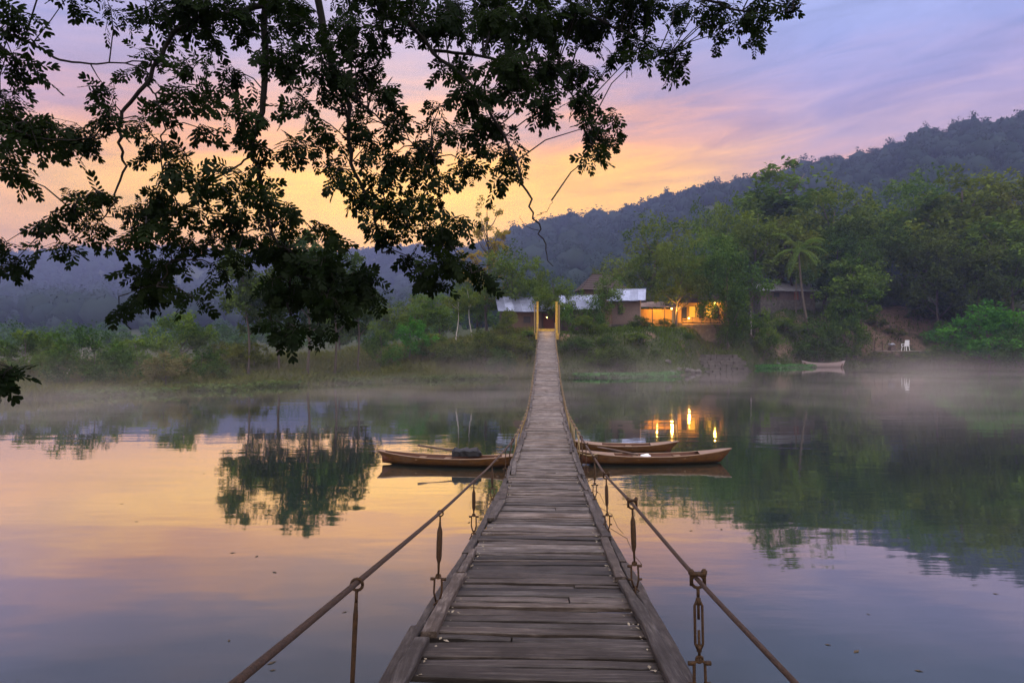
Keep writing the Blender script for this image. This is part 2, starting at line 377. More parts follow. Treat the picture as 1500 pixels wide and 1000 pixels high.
def terrain(x, y):
    x = np.asarray(x, dtype=float); y = np.maximum(np.asarray(y, dtype=float), 1.0)
    px = x/y*1000+750
    sh = A(SHORE, px)+1.6*fbm(x*.12, y*.12, 3)
    t = y-sh; Pl = A(PLAT, px); L = A(LEN, px)
    u = np.clip(t/L, 0, 1); bank = Pl*(.55*ss(u)+.45*u)
    h = np.where(t < 0, np.maximum(t*.25, -1.5)-.02, bank + np.minimum(np.maximum(t-L, 0), 110)*A(SLOPE, px))
    h = h + np.where(t > 0, np.clip(t/8, 0, 1)*(.5*fbm(x*.15, y*.15, 3)*np.clip(Pl/4, .4, 1.2)), 0)
    # clear the house platform and the bridge landing
    flat = np.exp(-((px-800)/60.)**2-((y-78)/6.)**2)
    h = h*(1-flat)+flat*np.where(t < 0, h, np.minimum(h, 4.62))
    ms = np.exp(-((px-1060)/44.)**6)*np.exp(-((y-87.5)/5.5)**6)
    h = h*(1-ms)+ms*np.minimum(h, np.clip((y-84.4)*.34-.2, -1, 4))
    Dr = A(RDIST, px); zr = CAMZ+(500-A(RIDGE_R, px))/1000*Dr-14
    k = ss((y-170)/(Dr-170)); kb = np.where(y > Dr, 1-.35*ss((y-Dr)/300), 1)
    hr = zr*k*kb + k*7*fbm(x*.012, y*.012, 4)
    zl = CAMZ+(500-A(RIDGE_L, px))/1000*1280-9
    k2 = ss((y-460)/(1280-460)); kb2 = 1.0
    hl = zl*k2*kb2 + k2*10*fbm(x*.007, y*.007, 4)
    h2 = np.maximum(h*(1-k)+hr*1.0, h*(1-k2)+hl)
    return np.where(t < 0, h, np.where(y > 150, np.maximum(h2, np.minimum(h, 12)), h))
def gz(x, y): return float(terrain(x, y))
_az = np.concatenate([np.linspace(-1.12, -.85, 14)[:-1], np.linspace(-.85, .95, 260), np.linspace(.95, 1.12, 10)[1:]])
_D = np.concatenate([np.linspace(22, 120, 150)[:-1], np.geomspace(120, 1300, 130)])
_A, _DD = np.meshgrid(_az, _D)
_X = _A*_DD; _Z = terrain(_X, _DD)
nA, nD = len(_az), len(_D)
idx = np.arange(nA*nD).reshape(nD, nA)
_F = np.stack([idx[:-1, :-1], idx[:-1, 1:], idx[1:, 1:], idx[1:, :-1]], -1).reshape(-1, 4)
_px = _A*1000+750
soil = 0.12+0*_px
soil += .75*np.exp(-((_px-1320)/75.)**2-((_DD-117)/9.)**2)+.65*np.exp(-((_px-1245)/55.)**2-((_DD-109)/6.)**2)
soil += .5*np.exp(-((_px-1130)/70.)**2-((_DD-103)/7.)**2)+.2*np.exp(-((_px-1000)/80.)**2-((_DD-82)/8.)**2)+.42*np.exp(-((_px-800)/70.)**2-((_DD-74)/6.)**2)
soil += .3*np.exp(-((_px-560)/120.)**2-((_DD-76)/5.)**2)
me = np_mesh('terrain', np.stack([_X, _DD, _Z], -1).reshape(-1, 3), _F, M['ground'], soil.ravel(), True)
tag(link('terrain', me), kind='structure')
# near bank under and behind the camera
xs = np.concatenate([np.linspace(-900, -12, 14)[:-1], np.linspace(-12, 14, 40), np.linspace(14, 900, 14)[1:]])
ys = np.concatenate([np.linspace(-280, -6, 12)[:-1], np.linspace(-6, 4.6, 34)])
XX, YY = np.meshgrid(xs, ys)
edge = 3.0+.5*fbm(XX*.5, XX*0+3, 3)-np.where(np.abs(XX-.1) < 2.2, 1.6, 0)-np.clip(np.abs(XX)-12, 0, 60)*.1
ZZ = np.where(YY > edge, -.1-(YY-edge)*.7, 1.1*ss((edge-YY)/2.2)+.012*np.clip(-YY, 0, 200)+.18*fbm(XX*.6, YY*.6, 3)*ss((edge-YY)/2))
ZZ = np.where(np.abs(XX-.0) < 1.4, np.minimum(ZZ, 1.35), ZZ)
i2 = np.arange(XX.size).reshape(XX.shape)
F2 = np.stack([i2[:-1, :-1], i2[:-1, 1:], i2[1:, 1:], i2[1:, :-1]], -1).reshape(-1, 4)
tag(link('near_bank', np_mesh('near_bank', np.stack([XX, YY, ZZ], -1).reshape(-1, 3), F2, M['ground'], np.full(XX.size, .3), True)), kind='structure')
# river
wv = [(-1400, -285, 0), (1400, -285, 0), (1400, 300, 0), (-1400, 300, 0)]
mb = MB(); mb.add(wv, [(0, 1, 2, 3)]); tag(mb.build('river', M['water']), kind='structure')

# ------------------------------------------------------------------ foliage generators (numpy)
def leaf_quads(rs, C, size, up=0.5, aspect=.5):
    """diamond leaves centred at C (n,3); size (n,)"""
    n = len(C)
    nr = rs.normal(size=(n, 3)); nr[:, 2] = np.abs(nr[:, 2])+up; nr /= np.linalg.norm(nr, axis=1)[:, None]
    d = rs.normal(size=(n, 3)); d -= nr*(d*nr).sum(1)[:, None]; d /= np.linalg.norm(d, axis=1)[:, None]
    b = np.cross(nr, d); s = np.asarray(size)[:, None]
    V = np.stack([C-d*s*.5, C+b*s*.5*aspect+d*s*.05, C+d*s*.5-nr*s*.12, C-b*s*.5*aspect+d*s*.05], 1).reshape(-1, 3)
    F = np.arange(4*n).reshape(-1, 4)
    return V, F
def clump_points(rs, cen, rad, n, flat=.75):
    d = rs.normal(size=(n, 3)); d /= np.linalg.norm(d, axis=1)[:, None]
    r = rad*(.35+.65*rs.rand(n)**.5)
    d[:, 2] = np.where(d[:, 2] < 0, d[:, 2]*.6, d[:, 2])
    return cen + d*r[:, None]*np.array([1, 1, flat])
def make_tree_mesh(name, seed, Rr, z0, nclump, nleaf, leaf, mat, bark, shape='round', cl=.26, aspect=.5, flat=.75, limbs=9, tw=.016):
    """unit-height tree: trunk mesh with limbs, crown mesh of leaf-sized faces"""
    rs = np.random.RandomState(seed); tr = MB(); Vs, Fs, Ts = [], [], []; off = 0
    lean = rs.normal(size=2)*.03
    tp = [(lean[0]*z*2+.012*math.sin(9*z+seed), lean[1]*z*2+.012*math.cos(7*z+seed), z-.03) for z in np.linspace(0, .86, 8)]
    tr.tube(tp, [tw*(1.25 if i == 0 else 1)*(1-.1*i) for i in range(8)], 7)
    cs = []
    zc = (1+z0)/2
    for i in range(nclump):
        for _ in range(40):
            u = rs.uniform(-1, 1, 3)
            if np.linalg.norm(u) > 1: continue
            z = zc+u[2]*(1-z0)/2*.9
            q = (z-z0)/(1-z0)
            prof = {'round': math.sqrt(max(0, 1-(2*q-1)**2))*1.0, 'tall': (min(1, q*3)*(1-.55*q)), 'umbrella': min(1., .35+q*1.0)*(1 if q < .8 else 1-(q-.8)*3), 'bush': math.sqrt(max(0, 1-q*q))}[shape]
            if np.hypot(u[0], u[1]) > .1: break
        a = math.atan2(u[1], u[0]); rr = Rr*prof*(.35+.6*math.sqrt(rs.rand()))*(1+.25*math.sin(3*a+seed)+.12*rs.normal())
        cs.append(np.array([lean[0]*z*2+rr*math.cos(a), lean[1]*z*2+rr*math.sin(a), z]))
    cs.append(np.array([lean[0]*2, lean[1]*2, .93]))
    w_ = rs.rand(len(cs))*.7+.6; w_ /= w_.sum()
    for c, wt in zip(cs, w_):
        rad = Rr*cl*(1.3+.9*rs.rand()) if shape != 'feather' else Rr*cl
        n = max(8, int(nleaf*wt))
        pts = clump_points(rs, c, rad, n, flat)
        # break the clump into sub-tufts
        k = max(3, n//26); sub = clump_points(rs, c, rad, k, flat)
        pick = rs.randint(0, k, n); pts = sub[pick]+rs.normal(size=(n, 3))*rad*.17
        V, F = leaf_quads(rs, pts, leaf*(.65+.7*rs.rand(n)), .5, aspect)
        Vs.append(V); Fs.append(F+off); off += len(V)
        tb = .55+.95*rs.rand()
        Ts.append(np.repeat(np.clip(tb+rs.normal(size=n)*.18, .4, 1.6), 4))
    V = np.concatenate(Vs); F = np.concatenate(Fs)
    order = rs.permutation(len(cs))[:limbs]
    for i in order:
        c = cs[i]; zb = max(.12, min(c[2]-.08-.35*math.hypot(c[0], c[1]), .8)); b = Vector(tp[min(7, int(zb/.86*7))]); b.z = zb-.03
        mid = b.lerp(Vector(c), .5)+Vector((0, 0, -.02)); tr.tube([b, mid, Vector(c)], [tw*.5, tw*.33, tw*.12], 5)
    cm = np_mesh(name+'_crown', V, F, mat, np.concatenate(Ts))
    to = tr.build('trunk_proto', bark, None, True); tm = to.data; bpy.data.objects.remove(to)
    return tm, cm
TREES = {
 'round_a': make_tree_mesh('round_a', 1, .36, .22, 34, 7200, 0.0317, M['leaf_mid'], M['bark']),
 'round_b': make_tree_mesh('round_b', 2, .38, .18, 38, 7200, 0.0317, M['leaf_dark'], M['bark']),
 'olive_a': make_tree_mesh('olive_a', 3, .34, .25, 32, 6400, 0.0317, M['leaf_olive'], M['bark']),
 'olive_b': make_tree_mesh('olive_b', 4, .27, .20, 34, 6400, 0.0293, M['leaf_olive'], M['bark'], 'tall'),
 'tall_a': make_tree_mesh('tall_a', 5, .26, .22, 34, 6400, 0.0293, M['leaf_mid'], M['bark'], 'tall'),
 'tall_b': make_tree_mesh('tall_b', 6, .24, .30, 26, 5200, 0.0293, M['leaf_mid'], M['bark'], 'tall'),
 'umbrella': make_tree_mesh('umbrella', 7, .42, .5, 30, 5200, 0.0317, M['leaf_mid'], M['bark'], 'umbrella'),
 'slender': make_tree_mesh('slender', 8, .24, .22, 26, 5200, 0.0317, M['leaf_dark'], M['bark'], 'tall', tw=.012),
 'feather': make_tree_mesh('feather', 9, .22, .15, 36, 2400, .022, M['leaf_gold'], M['bark'], 'tall', cl=.15, tw=.010, limbs=30),
 'white_trunk': make_tree_mesh('white_trunk', 10, .26, .55, 14, 2600, .03, M['leaf_olive'], M['bark_pale'], 'round', tw=.013, limbs=4),
 'bush_a': make_tree_mesh('bush_a', 11, .62, .06, 30, 5200, .055, M['leaf_mid'], M['bark'], 'bush', cl=.2),
 'bush_b': make_tree_mesh('bush_b', 12, .66, .05, 34, 5600, .055, M['leaf_dark'], M['bark'], 'bush', cl=.2),
 'bush_bright': make_tree_mesh('bush_bright', 13, .6, .05, 34, 5600, .055, M['leaf_bright'], M['bark'], 'bush', cl=.2),
 'bush_pale': make_tree_mesh('bush_pale', 14, .6, .05, 28, 4600, .05, M['leaf_pale'], M['bark'], 'bush', cl=.2),
 'bush_olive': make_tree_mesh('bush_olive', 15, .62, .05, 30, 5000, .055, M['leaf_olive'], M['bark'], 'bush', cl=.2),
}
def plant(kind, name, px, D, ytop, wpx, label, cat, group, sink=0.0):
    """a tree or bush whose crown reaches photo height ytop and is about wpx wide"""
    x = (px-750)/1000*D; g = gz(x, D)-sink
    H = CAMZ+(500-ytop)/1000*D-g
    tm, cm = TREES[kind]
    co = np.empty(len(cm.vertices)*3, dtype=np.float32); cm.vertices.foreach_get('co', co); co = co.reshape(-1, 3)
    wid = np.percentile(co[:, 0], 97)-np.percentile(co[:, 0], 3)
    s = wpx/1000*D/wid
    H /= np.percentile(co[:, 2], 99.7)
    s = min(max(s, H*.55), H*1.9)
    o = empty(name, (x, D, g), rnd.uniform(-.5, .5)+rnd.choice((0, math.pi)), (s, s, H))
    tag(o, label, cat, group)
    link('trunk', tm, o); link('crown', cm, o)
    return o
GR = 'trees on the wooded right bank'
for a in [
 ('round_a', 'broadleaf_tree', 950, 104, 318, 92, 'rounded mid green tree left of the lit house, standing clear above the roofs'),
 ('olive_a', 'broadleaf_tree', 990, 91, 360, 70, 'yellowish olive tree leaning over the glowing left end of the lit house'),
 ('umbrella', 'broadleaf_tree', 1050, 128, 288, 80, 'flat topped tree standing pale against the hill above the lit house'),
 ('round_b', 'broadleaf_tree', 1066, 92.3, 352, 92, 'dark round tree directly behind the roof of the lit house'),
 ('olive_a', 'broadleaf_tree', 1100, 116, 300, 110, 'broad olive tree between the lit house and the palm, topping its neighbours'),
 ('tall_a', 'broadleaf_tree', 1150, 132, 243, 120, 'tallest tree left of the palm, breaking above the hill ridge'),
 ('round_a', 'broadleaf_tree', 1205, 124, 272, 110, 'green rounded tree rising right behind the coconut palm'),
 ('olive_b', 'broadleaf_tree', 1160, 117, 310, 80, 'narrow olive tree just left behind the palm crown'),
 ('round_b', 'broadleaf_tree', 1268, 118, 305, 116, 'dark dense tree right of the palm, the darkest crown of the wood'),
 ('round_a', 'broadleaf_tree', 1318, 138, 257, 124, 'wide green tree rising behind the dark tree above the bare slope'),
 ('tall_b', 'broadleaf_tree', 1352, 126, 285, 92, 'slim green tree above the right side of the bare earth slope'),
 ('olive_b', 'broadleaf_tree', 1412, 117, 244, 120, 'tall olive tree with the highest crown near the right edge'),
 ('tall_a', 'broadleaf_tree', 1470, 122, 268, 120, 'tall green tree cut by the right edge of view, behind the olive one'),
 ('round_b', 'broadleaf_tree', 1375, 113, 335, 100, 'low dark tree under the tall olive tree beside the bare slope'),
 ('round_a', 'broadleaf_tree', 1490, 108, 322, 110, 'low green tree at the right edge above the bright green bush'),
 ('round_b', 'broadleaf_tree', 1435, 109, 352, 90, 'dark low tree right behind the bright green waterside bush'),
 ('tall_b', 'broadleaf_tree', 1252, 106, 372, 66, 'small tree on the earth bank with a bare thin trunk, right of the palm'),
 ('round_a', 'broadleaf_tree', 1020, 112, 340, 80, 'green tree behind the roof of the lit house, left of the dark one'),
 ('round_a', 'broadleaf_tree', 884, 83.5, 402, 42, 'young green tree hiding the wall between the thatched roof and the blue roof'),
 ('olive_a', 'broadleaf_tree', 905, 118, 378, 66, 'hazy olive tree behind the thatched roof'),
 ('round_b', 'broadleaf_tree', 1225, 112, 335, 84, 'deep green tree filling the gap right of the palm crown'),
 ('round_a', 'broadleaf_tree', 1535, 116, 262, 120, 'green tree mostly beyond the right edge of view'),
]:
    plant(a[0], a[1], a[2], a[3], a[4], a[5], a[6], 'tree', GR)
GC = 'trees between the left bank and the bridge head'
for a in [
 ('feather', 'feathery_tree', 714, 88, 292, 62, 'thin feathery golden tree rising against the bright sunset'),
 ('olive_a', 'broadleaf_tree', 742, 84, 358, 84, 'olive green tree over the left blue roof, beside the bridge head'),
 ('round_a', 'broadleaf_tree', 700, 90, 400, 60, 'low green tree below the feathery golden tree'),
 ('olive_a', 'broadleaf_tree', 818, 80, 404, 60, 'low olive tree behind the metal roofs right of the bridge gate'),
 ('tall_b', 'broadleaf_tree', 793, 100, 392, 20, 'tiny slim tree standing hazy behind the bridge gate'),
 ('white_trunk', 'pale_trunked_tree', 668, 76, 425, 40, 'left one of two pale white trunked trees beside the blue roofed house'),
 ('white_trunk', 'pale_trunked_tree', 691, 77, 418, 40, 'right one of two pale white trunked trees beside the blue roofed house'),
 ('round_a', 'broadleaf_tree', 645, 82, 428, 70, 'green tree behind the bright round bush left of the bridge'),
 ('slender', 'slender_tree', 365, 62, 352, 62, 'slender tall tree on the left bank, leftmost behind the hanging boughs'),
 ('slender', 'slender_tree', 408, 63, 346, 64, 'slender tall tree on the left bank, second from left behind the hanging boughs'),
 ('slender', 'slender_tree', 452, 62, 340, 70, 'slender tall tree on the left bank, third from left behind the hanging boughs'),
 ('slender', 'slender_tree', 492, 65, 350, 62, 'slender tall tree on the left bank, fourth from left behind the hanging boughs'),
 ('slender', 'slender_tree', 525, 67, 372, 50, 'slender tree on the left bank, last of the five behind the hanging boughs'),
 ('olive_a', 'broadleaf_tree', 560, 90, 440, 70, 'low olive tree in the haze behind the bright round bush'),
 ('round_a', 'broadleaf_tree', 500, 84, 445, 70, 'low hazy green tree behind the slender trees'),
 ('round_a', 'broadleaf_tree', 610, 96, 432, 70, 'hazy green tree further back, left of the pale trunked pair'),
]:
    plant(a[0], a[1], a[2], a[3], a[4], a[5], a[6], 'tree', GC)
GB = 'bushes along the river banks'
for a in [
 ('bush_a', 38, 54, 484, 90, 'mid green bush at the far left of the bank'),
 ('bush_b', 138, 51, 478, 96, 'large dark bush nearest the water on the left bank'),
 ('bush_olive', 85, 58, 499, 70, 'olive bush behind the bare branched tree'),
 ('bush_a', 205, 60, 497, 90, 'green bush between the large dark bush and the tall mound of leaves'),
 ('bush_pale', 243, 53, 515, 62, 'pale grey green tuft like bush at the left waterside'),
 ('bush_a', 262, 64, 458, 90, 'tall green mound of leaves on the left bank'),
 ('bush_olive', 322, 66, 501, 72, 'low olive bush left of the slender trees'),
 ('bush_b', 295, 58, 508, 60, 'dark low bush right of the pale tuft like bush'),
 ('bush_olive', 372, 64, 500, 60, 'olive bush at the foot of the slender trees'),
 ('bush_bright', 600, 71, 466, 64, 'bright green round bush left of the bridge, on the bank'),
 ('bush_a', 560, 69, 482, 50, 'mid green bush left of the bright round bush'),
 ('bush_a', 640, 71, 488, 60, 'green bush between the bright round bush and the pale trunks'),
 ('bush_b', 712, 71.5, 482, 60, 'dark bush below the blue roofed house, left of the bridge'),
 ('bush_olive', 752, 72, 490, 48, 'olive bush hugging the left side of the bridge head'),
 ('bush_b', 845, 73, 492, 50, 'dark bush right beside the bridge head'),
 ('bush_a', 862, 76, 462, 44, 'green bush under the torn blue roof right of the bridge'),
 ('bush_b', 890, 74, 492, 60, 'dark bush below the young tree right of the bridge'),
 ('bush_a', 930, 76, 488, 64, 'green bush below the woven house wall'),
 ('bush_b', 962, 79, 498, 50, 'dark bush left of the stone steps'),
 ('bush_olive', 1044, 94.5, 490, 40, 'olive bush above the stone steps'),
 ('bush_b', 1098, 101, 462, 60, 'dark bush left of the palm trunk'),
 ('bush_a', 1082, 96, 418, 64, 'green bushy growth right of the lit house'),
 ('bush_b', 1200, 103, 468, 74, 'dark round bush above the pale rowing boat'),
 ('bush_bright', 1450, 99, 442, 108, 'big bright green bush by the water near the right edge'),
 ('bush_a', 1385, 103, 505, 44, 'small green bush right of the white chair'),
 ('bush_olive', 1310, 113, 480, 56, 'low olive bush behind the white chair'),
 ('bush_b', 1500, 95, 478, 60, 'dark bush at the right edge beside the big bright one'),
 ('bush_olive', 1345, 118, 452, 30, 'small olive bush alone on the bare earth slope'),
 ('bush_a', 1240, 105, 440, 40, 'green bush at the foot of the small tree on the earth bank'),
 ('bush_b', 1310, 126, 418, 60, 'dark scrub at the top of the bare earth slope'),
 ('bush_b', 1400, 116, 410, 70, 'dark scrub under the tall olive tree'),
 ('bush_olive', 742, 76, 452, 30, 'small olive bush before the left corner of the blue roofed house'),
 ('bush_a', 834, 77, 446, 30, 'leafy shrub climbing beside the right post of the bridge gate'),
 ('bush_b', 868, 80, 440, 40, 'tall dark shrub before the torn roofed house'),
 ('bush_b', 938, 84, 462, 36, 'dark shrub before the foot of the woven wall, right side'),
 ('bush_olive', 976, 86, 466, 26, 'small shrub lit orange before the lean to'),
 ('bush_b', 1066, 93, 446, 36, 'dark shrub against the right end of the lit house'),
 ('bush_a', 770, 74.5, 484, 34, 'low green bush just left of the gate post'),
 ('bush_b', 1006, 85, 486, 44, 'dark low bush on the bank under the lit house veranda'),
 ('bush_olive', 1290, 104.6, 515, 44, 'low scrub at the water in front of the left poles of the landing stage'),
 ('bush_a', 1335, 104.9, 517, 50, 'low scrub at the water in front of the right poles of the landing stage'),
 ('bush_b', 905, 72.2, 505, 52, 'dark low bush near the floating plants, left one of two'),
 ('bush_b', 958, 76.6, 512, 44, 'dark low bush near the floating plants, right one of two'),
 ('bush_olive', 876, 71.6, 510, 40, 'olive bush low on the bank just right of the bridge'),
 ('bush_b', 990, 82, 492, 44, 'dark bush on the bank below the lean to'),
 ('bush_a', 1118, 99, 480, 50, 'green bush on the bank left of the palm above the floating plants'),
 ('bush_b', 735, 70, 508, 40, 'dark bush low on the bank just left of the bridge'),
 ('bush_b', 665, 70.5, 500, 56, 'dark bush on the bank below the pale trunks'),
 ('bush_olive', 1285, 114, 463, 26, 'small olive tuft at the left edge of the bare earth slope'),
 ('bush_a', 1372, 112, 470, 34, 'small green bush between the bare earth slope and the bright green bush'),
 ('bush_b', 1290, 121, 436, 30, 'little dark bush high on the left of the bare earth slope'),
 ('bush_a', 1155, 106, 465, 50, 'green scrub in front of the grey roofed house, left of the palm foot'),
]:
    plant(a[0], 'bush', a[1], a[2], a[3], a[4], a[5], 'bush', GB, .1)

# bare tree on the left bank
bt = MB(); rs = random.Random(3)
b0 = P(92, 545, 53); b0.z = gz(b0.x, b0.y)-.1
def bare(p, d, L, r, lev):
    pts = [p]; q = p.copy()
    for i in range(4):
        d = (d+Vector((rs.gauss(0, .18), rs.gauss(0, .18), rs.gauss(0.03, .1)))).normalized(); q = q+d*L/4; pts.append(q.copy())
    bt.tube(pts, [r*(1-.14*i) for i in range(5)], 5)
    if lev:
        for i in range(3): bare(pts[rs.choice((2, 3, 4))], (d+Vector((rs.gauss(0, .7), rs.gauss(0, .5), rs.gauss(.1, .4)))).normalized(), L*.62, r*.5, lev-1)
o = tag(empty('bare_tree', b0), 'leafless pale branched tree leaning on the left bank', 'tree')
bare(Vector((0, 0, 0)), Vector((.25, 0, .9)), 2.1, .06, 3); bt.build('trunk', M['bark_pale'], o)

# ------------------------------------------------------------------ far woods (stuff)
def wood(name, seed, n, pr, dr, crown, nleaf, lf, mat, cond=None, core=True):
    rs = np.random.RandomState(seed); Vs, Fs, Ts = [], [], []; off = 0
    px = rs.uniform(pr[0], pr[1], n*3); D = np.sqrt(rs.uniform(dr[0]**2, dr[1]**2, n*3))
    if cond is not None: k = cond(px, D); px, D = px[k], D[k]
    px, D = px[:n], D[:n]; X = (px-750)/1000*D; Z = terrain(X, D)
    for x, y, z in zip(X, D, Z):
        r = crown*(.5+.9*rs.rand()**1.5); h = r*(.85+.5*rs.rand())
        nl = int(nleaf*(.8+.4*rs.rand()))
        k = 9; sub = rs.normal(size=(k, 3)); sub /= np.linalg.norm(sub, axis=1)[:, None]
        sub = np.array([x, y, z+h*.75])+sub*np.array([r*.75, r*.75, h*.55])*(.6+.4*rs.rand(k, 1))
        pts = sub[rs.randint(0, k, nl)]+np.clip(rs.normal(size=(nl, 3)), -1.4, 1.4)*np.array([r, r, h*.8])*.15
        V, F = leaf_quads(rs, pts, lf*y*(.6+.8*rs.rand(nl)), .6, .7)
        if not core:
            Vs.append(V); Fs.append(F+off); off += len(V); Ts.append(np.repeat(np.clip((.6+.8*rs.rand())+rs.normal(size=nl)*.15, .4, 1.6), 4)); continue
        na, nb = 8, 5; th = np.linspace(0, 2*math.pi, na, endpoint=False); ph = np.linspace(.12, math.pi-.12, nb)
        cx_ = np.stack([np.outer(np.sin(ph), np.cos(th)), np.outer(np.sin(ph), np.sin(th)), np.outer(np.cos(ph), np.ones(na))], -1).reshape(-1, 3)
        cx_ = cx_*(.75+.4*rs.rand(na*nb, 1))*np.array([r*.74, r*.74, h*.58])+np.array([x, y, z+h*.5])
        ii = np.arange(na*nb).reshape(nb, na); cf = np.stack([ii[:-1], ii[1:], np.roll(ii[1:], -1, 1), np.roll(ii[:-1], -1, 1)], -1).reshape(-1, 4)
        Vs.append(cx_); Fs.append(cf+off); off += len(cx_); Ts.append(np.full(len(cx_), .6+.6*rs.rand()))
        Vs.append(V); Fs.append(F+off); off += len(V)
        Ts.append(np.repeat(np.clip((.6+.8*rs.rand())+rs.normal(size=nl)*.15, .4, 1.6), 4))
    me = np_mesh(name, np.concatenate(Vs), np.concatenate(Fs), mat, np.concatenate(Ts))
    return tag(link(name, me), kind='stuff')
rd = lambda px: A(RDIST, px)
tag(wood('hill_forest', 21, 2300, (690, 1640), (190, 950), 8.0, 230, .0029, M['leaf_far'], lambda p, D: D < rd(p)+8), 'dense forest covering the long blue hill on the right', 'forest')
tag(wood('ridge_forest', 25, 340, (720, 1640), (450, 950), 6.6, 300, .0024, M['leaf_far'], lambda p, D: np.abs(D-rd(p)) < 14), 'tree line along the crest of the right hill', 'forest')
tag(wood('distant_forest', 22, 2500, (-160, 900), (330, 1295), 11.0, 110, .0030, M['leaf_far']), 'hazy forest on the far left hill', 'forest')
tag(wood('valley_thicket', 23, 620, (-150, 760), (78, 420), 2.8, 260, .0034, M['leaf_dark'], lambda p, D: (D > A(SHORE, p)+22), False), 'low hazy thicket behind the left bank', 'thicket')
tag(wood('wood_understorey', 24, 330, (930, 1640), (108, 190), 3.2, 340, .0030, M['leaf_dark'], lambda p, D: (D > A(SHORE, p)+26), False), 'dark undergrowth filling the wood on the right bank', 'undergrowth')

# grass on the banks
def grass(name, seed, n, pr, tr_, hgt, mat, wd=.10):
    rs = np.random.RandomState(seed); px = rs.uniform(pr[0], pr[1], n)
    D = A(SHORE, px)+rs.uniform(tr_[0], tr_[1], n); X = (px-750)/1000*D; Z = terrain(X, D)
    k = (Z > -.12) & ~((px > 1235) & (px < 1415) & (D > A(SHORE, px)+3) & (rs.rand(n) < .72)); X, D, Z = X[k], D[k], np.maximum(Z[k], -.02); n = len(X)
    cl_ = .5+1.0*np.clip(.5+1.4*fbm(X*.5, D*.5, 3), 0, 1.2)
    h = hgt*(.4+.8*rs.rand(n))*cl_; a = rs.uniform(0, 2*math.pi, n); b = rs.normal(size=(n, 2))*.45
    dxy = np.stack([np.cos(a), np.sin(a), 0*a], 1)*wd*(.5+rs.rand(n))[:, None]
    B = np.stack([X, D, Z-.03], 1); T = B+np.stack([b[:, 0]*h, b[:, 1]*h, h], 1); Mi = (B*.45+T*.55)+np.stack([0*h, 0*h, h*.12], 1)
    V = np.stack([B-dxy*.5, B+dxy*.5, Mi+dxy*.55, T, ], 1).reshape(-1, 3)
    tint = np.repeat(np.clip(.5+.7*cl_*.7+rs.normal(size=n)*.2, .4, 1.6), 4)
    return tag(link(name, np_mesh(name, V, np.arange(4*n).reshape(-1, 4), mat, tint)), kind='stuff')
tag(grass('bank_grass', 31, 52000, (-60, 790), (-.3, 20), .62, M['grass'], .12), 'tall grass and weeds on the left bank', 'grass')
tag(grass('slope_weeds', 32, 26000, (815, 1560), (-.2, 14), .38, M['leaf_dark'], .12), 'weeds on the bank right of the bridge', 'weeds')
def floaters(name, seed, spots, n, mat):
    rs = np.random.RandomState(seed); C = []
    for (px, D, rx, ry) in spots:
        a = rs.uniform(0, 2*math.pi, n); r = np.sqrt(rs.rand(n))
        C.append(np.stack([(px-750)/1000*D+np.cos(a)*r*rx, D+np.sin(a)*r*ry, .03+.42*rs.rand(n)], 1))
    C = np.concatenate(C); V, F = leaf_quads(rs, C, .28*(.6+.8*rs.rand(len(C))), 1.0, .8)
    return tag(link(name, np_mesh(name, V, F, mat, np.repeat(.5+rs.rand(len(C)), 4))), kind='stuff')
tag(floaters('water_plants', 33, [(925, 72.5, 5.0, 2.6), (968, 76, 2.5, 2.2), (1110, 95, 4.0, 2.0), (1150, 98, 4.5, 1.8), (880, 70, 3, 1.3)], 1700, M['hyacinth']), 'bright green floating plants along the foot of the bank', 'water plants')
tag(floaters('bank_weeds', 34, [(60, 46, 5, 1.0), (160, 48, 5, 1.0), (280, 52, 5, 1.0), (380, 56.3, 4, 1.0), (480, 61, 5, 1.0), (590, 64.8, 5, 1.0), (680, 67, 4, .8)], 800, M['grass']), 'leafy weeds trailing into the water on the left', 'weeds')

# ------------------------------------------------------------------ suspension footbridge
DECK = [(-1.5, -1.72), (0, -1.76), (2, -1.83), (3.9, -1.93), (5.15, -2.04), (7.04, -2.27), (8.9, -2.46), (11.5, -2.70), (13.6, -2.85), (17.6, -3.04), (25.5, -3.22), (33, -3.10), (39.5, -2.74), (46, -2.14), (57, -.86), (73.2, 1.08), (75, 1.09)]
RAIL_L = [(-1.5, -.64, -.30), (1.0, -.61, -.67), (2.6, -.59, -.917), (5.3, -.556, -1.325), (8.5, -.476, -1.74), (11.5, -.345, -2.07), (17.6, .10, -2.42), (25.5, .56, -2.56), (33, .92, -2.42), (39.5, 1.22, -2.06), (46, 1.55, -1.44), (57, 2.10, -.10), (73.4, 2.86, 2.0)]
RAIL_R = [(-1.5, .92, -.88), (2.3, .955, -1.15), (3.6, .98, -1.255), (5.6, 1.0, -1.345), (8.7, 1.20, -1.71), (11.5, 1.40, -1.98), (17.6, 1.72, -2.36), (25.5, 2.05, -2.56), (33, 2.46, -2.44), (39.5, 2.78, -2.08), (46, 3.12, -1.48), (57, 3.62, -.14), (73.4, 4.62, 2.0)]
bridge = tag(empty('suspension_footbridge', (0, 0, 0)), 'long sagging suspension footbridge of weathered planks and rusty cables across the river', 'bridge')
dts = [a for a, _ in DECK]; dps = [Vector((0.0, 0.0, b)) for _, b in DECK]
def deck_c(D):
    D = float(D)
    return Vector((.052*D-.05, D, CAMZ+spl(dts, dps, D).z))
def deck_hw(D): return .75+.05*min(1, max(0, (D-30)/40))
def rail(tab, D):
    D = float(D)
    ts = [a for a, _, _ in tab]; ps = [Vector((b, 0, c)) for _, b, c in tab]
    p = spl(ts, ps, D); return Vector((p.x, D, CAMZ+p.z))
TH = math.atan(.052)
pl = MB(); rs = random.Random(5); D = -1.4
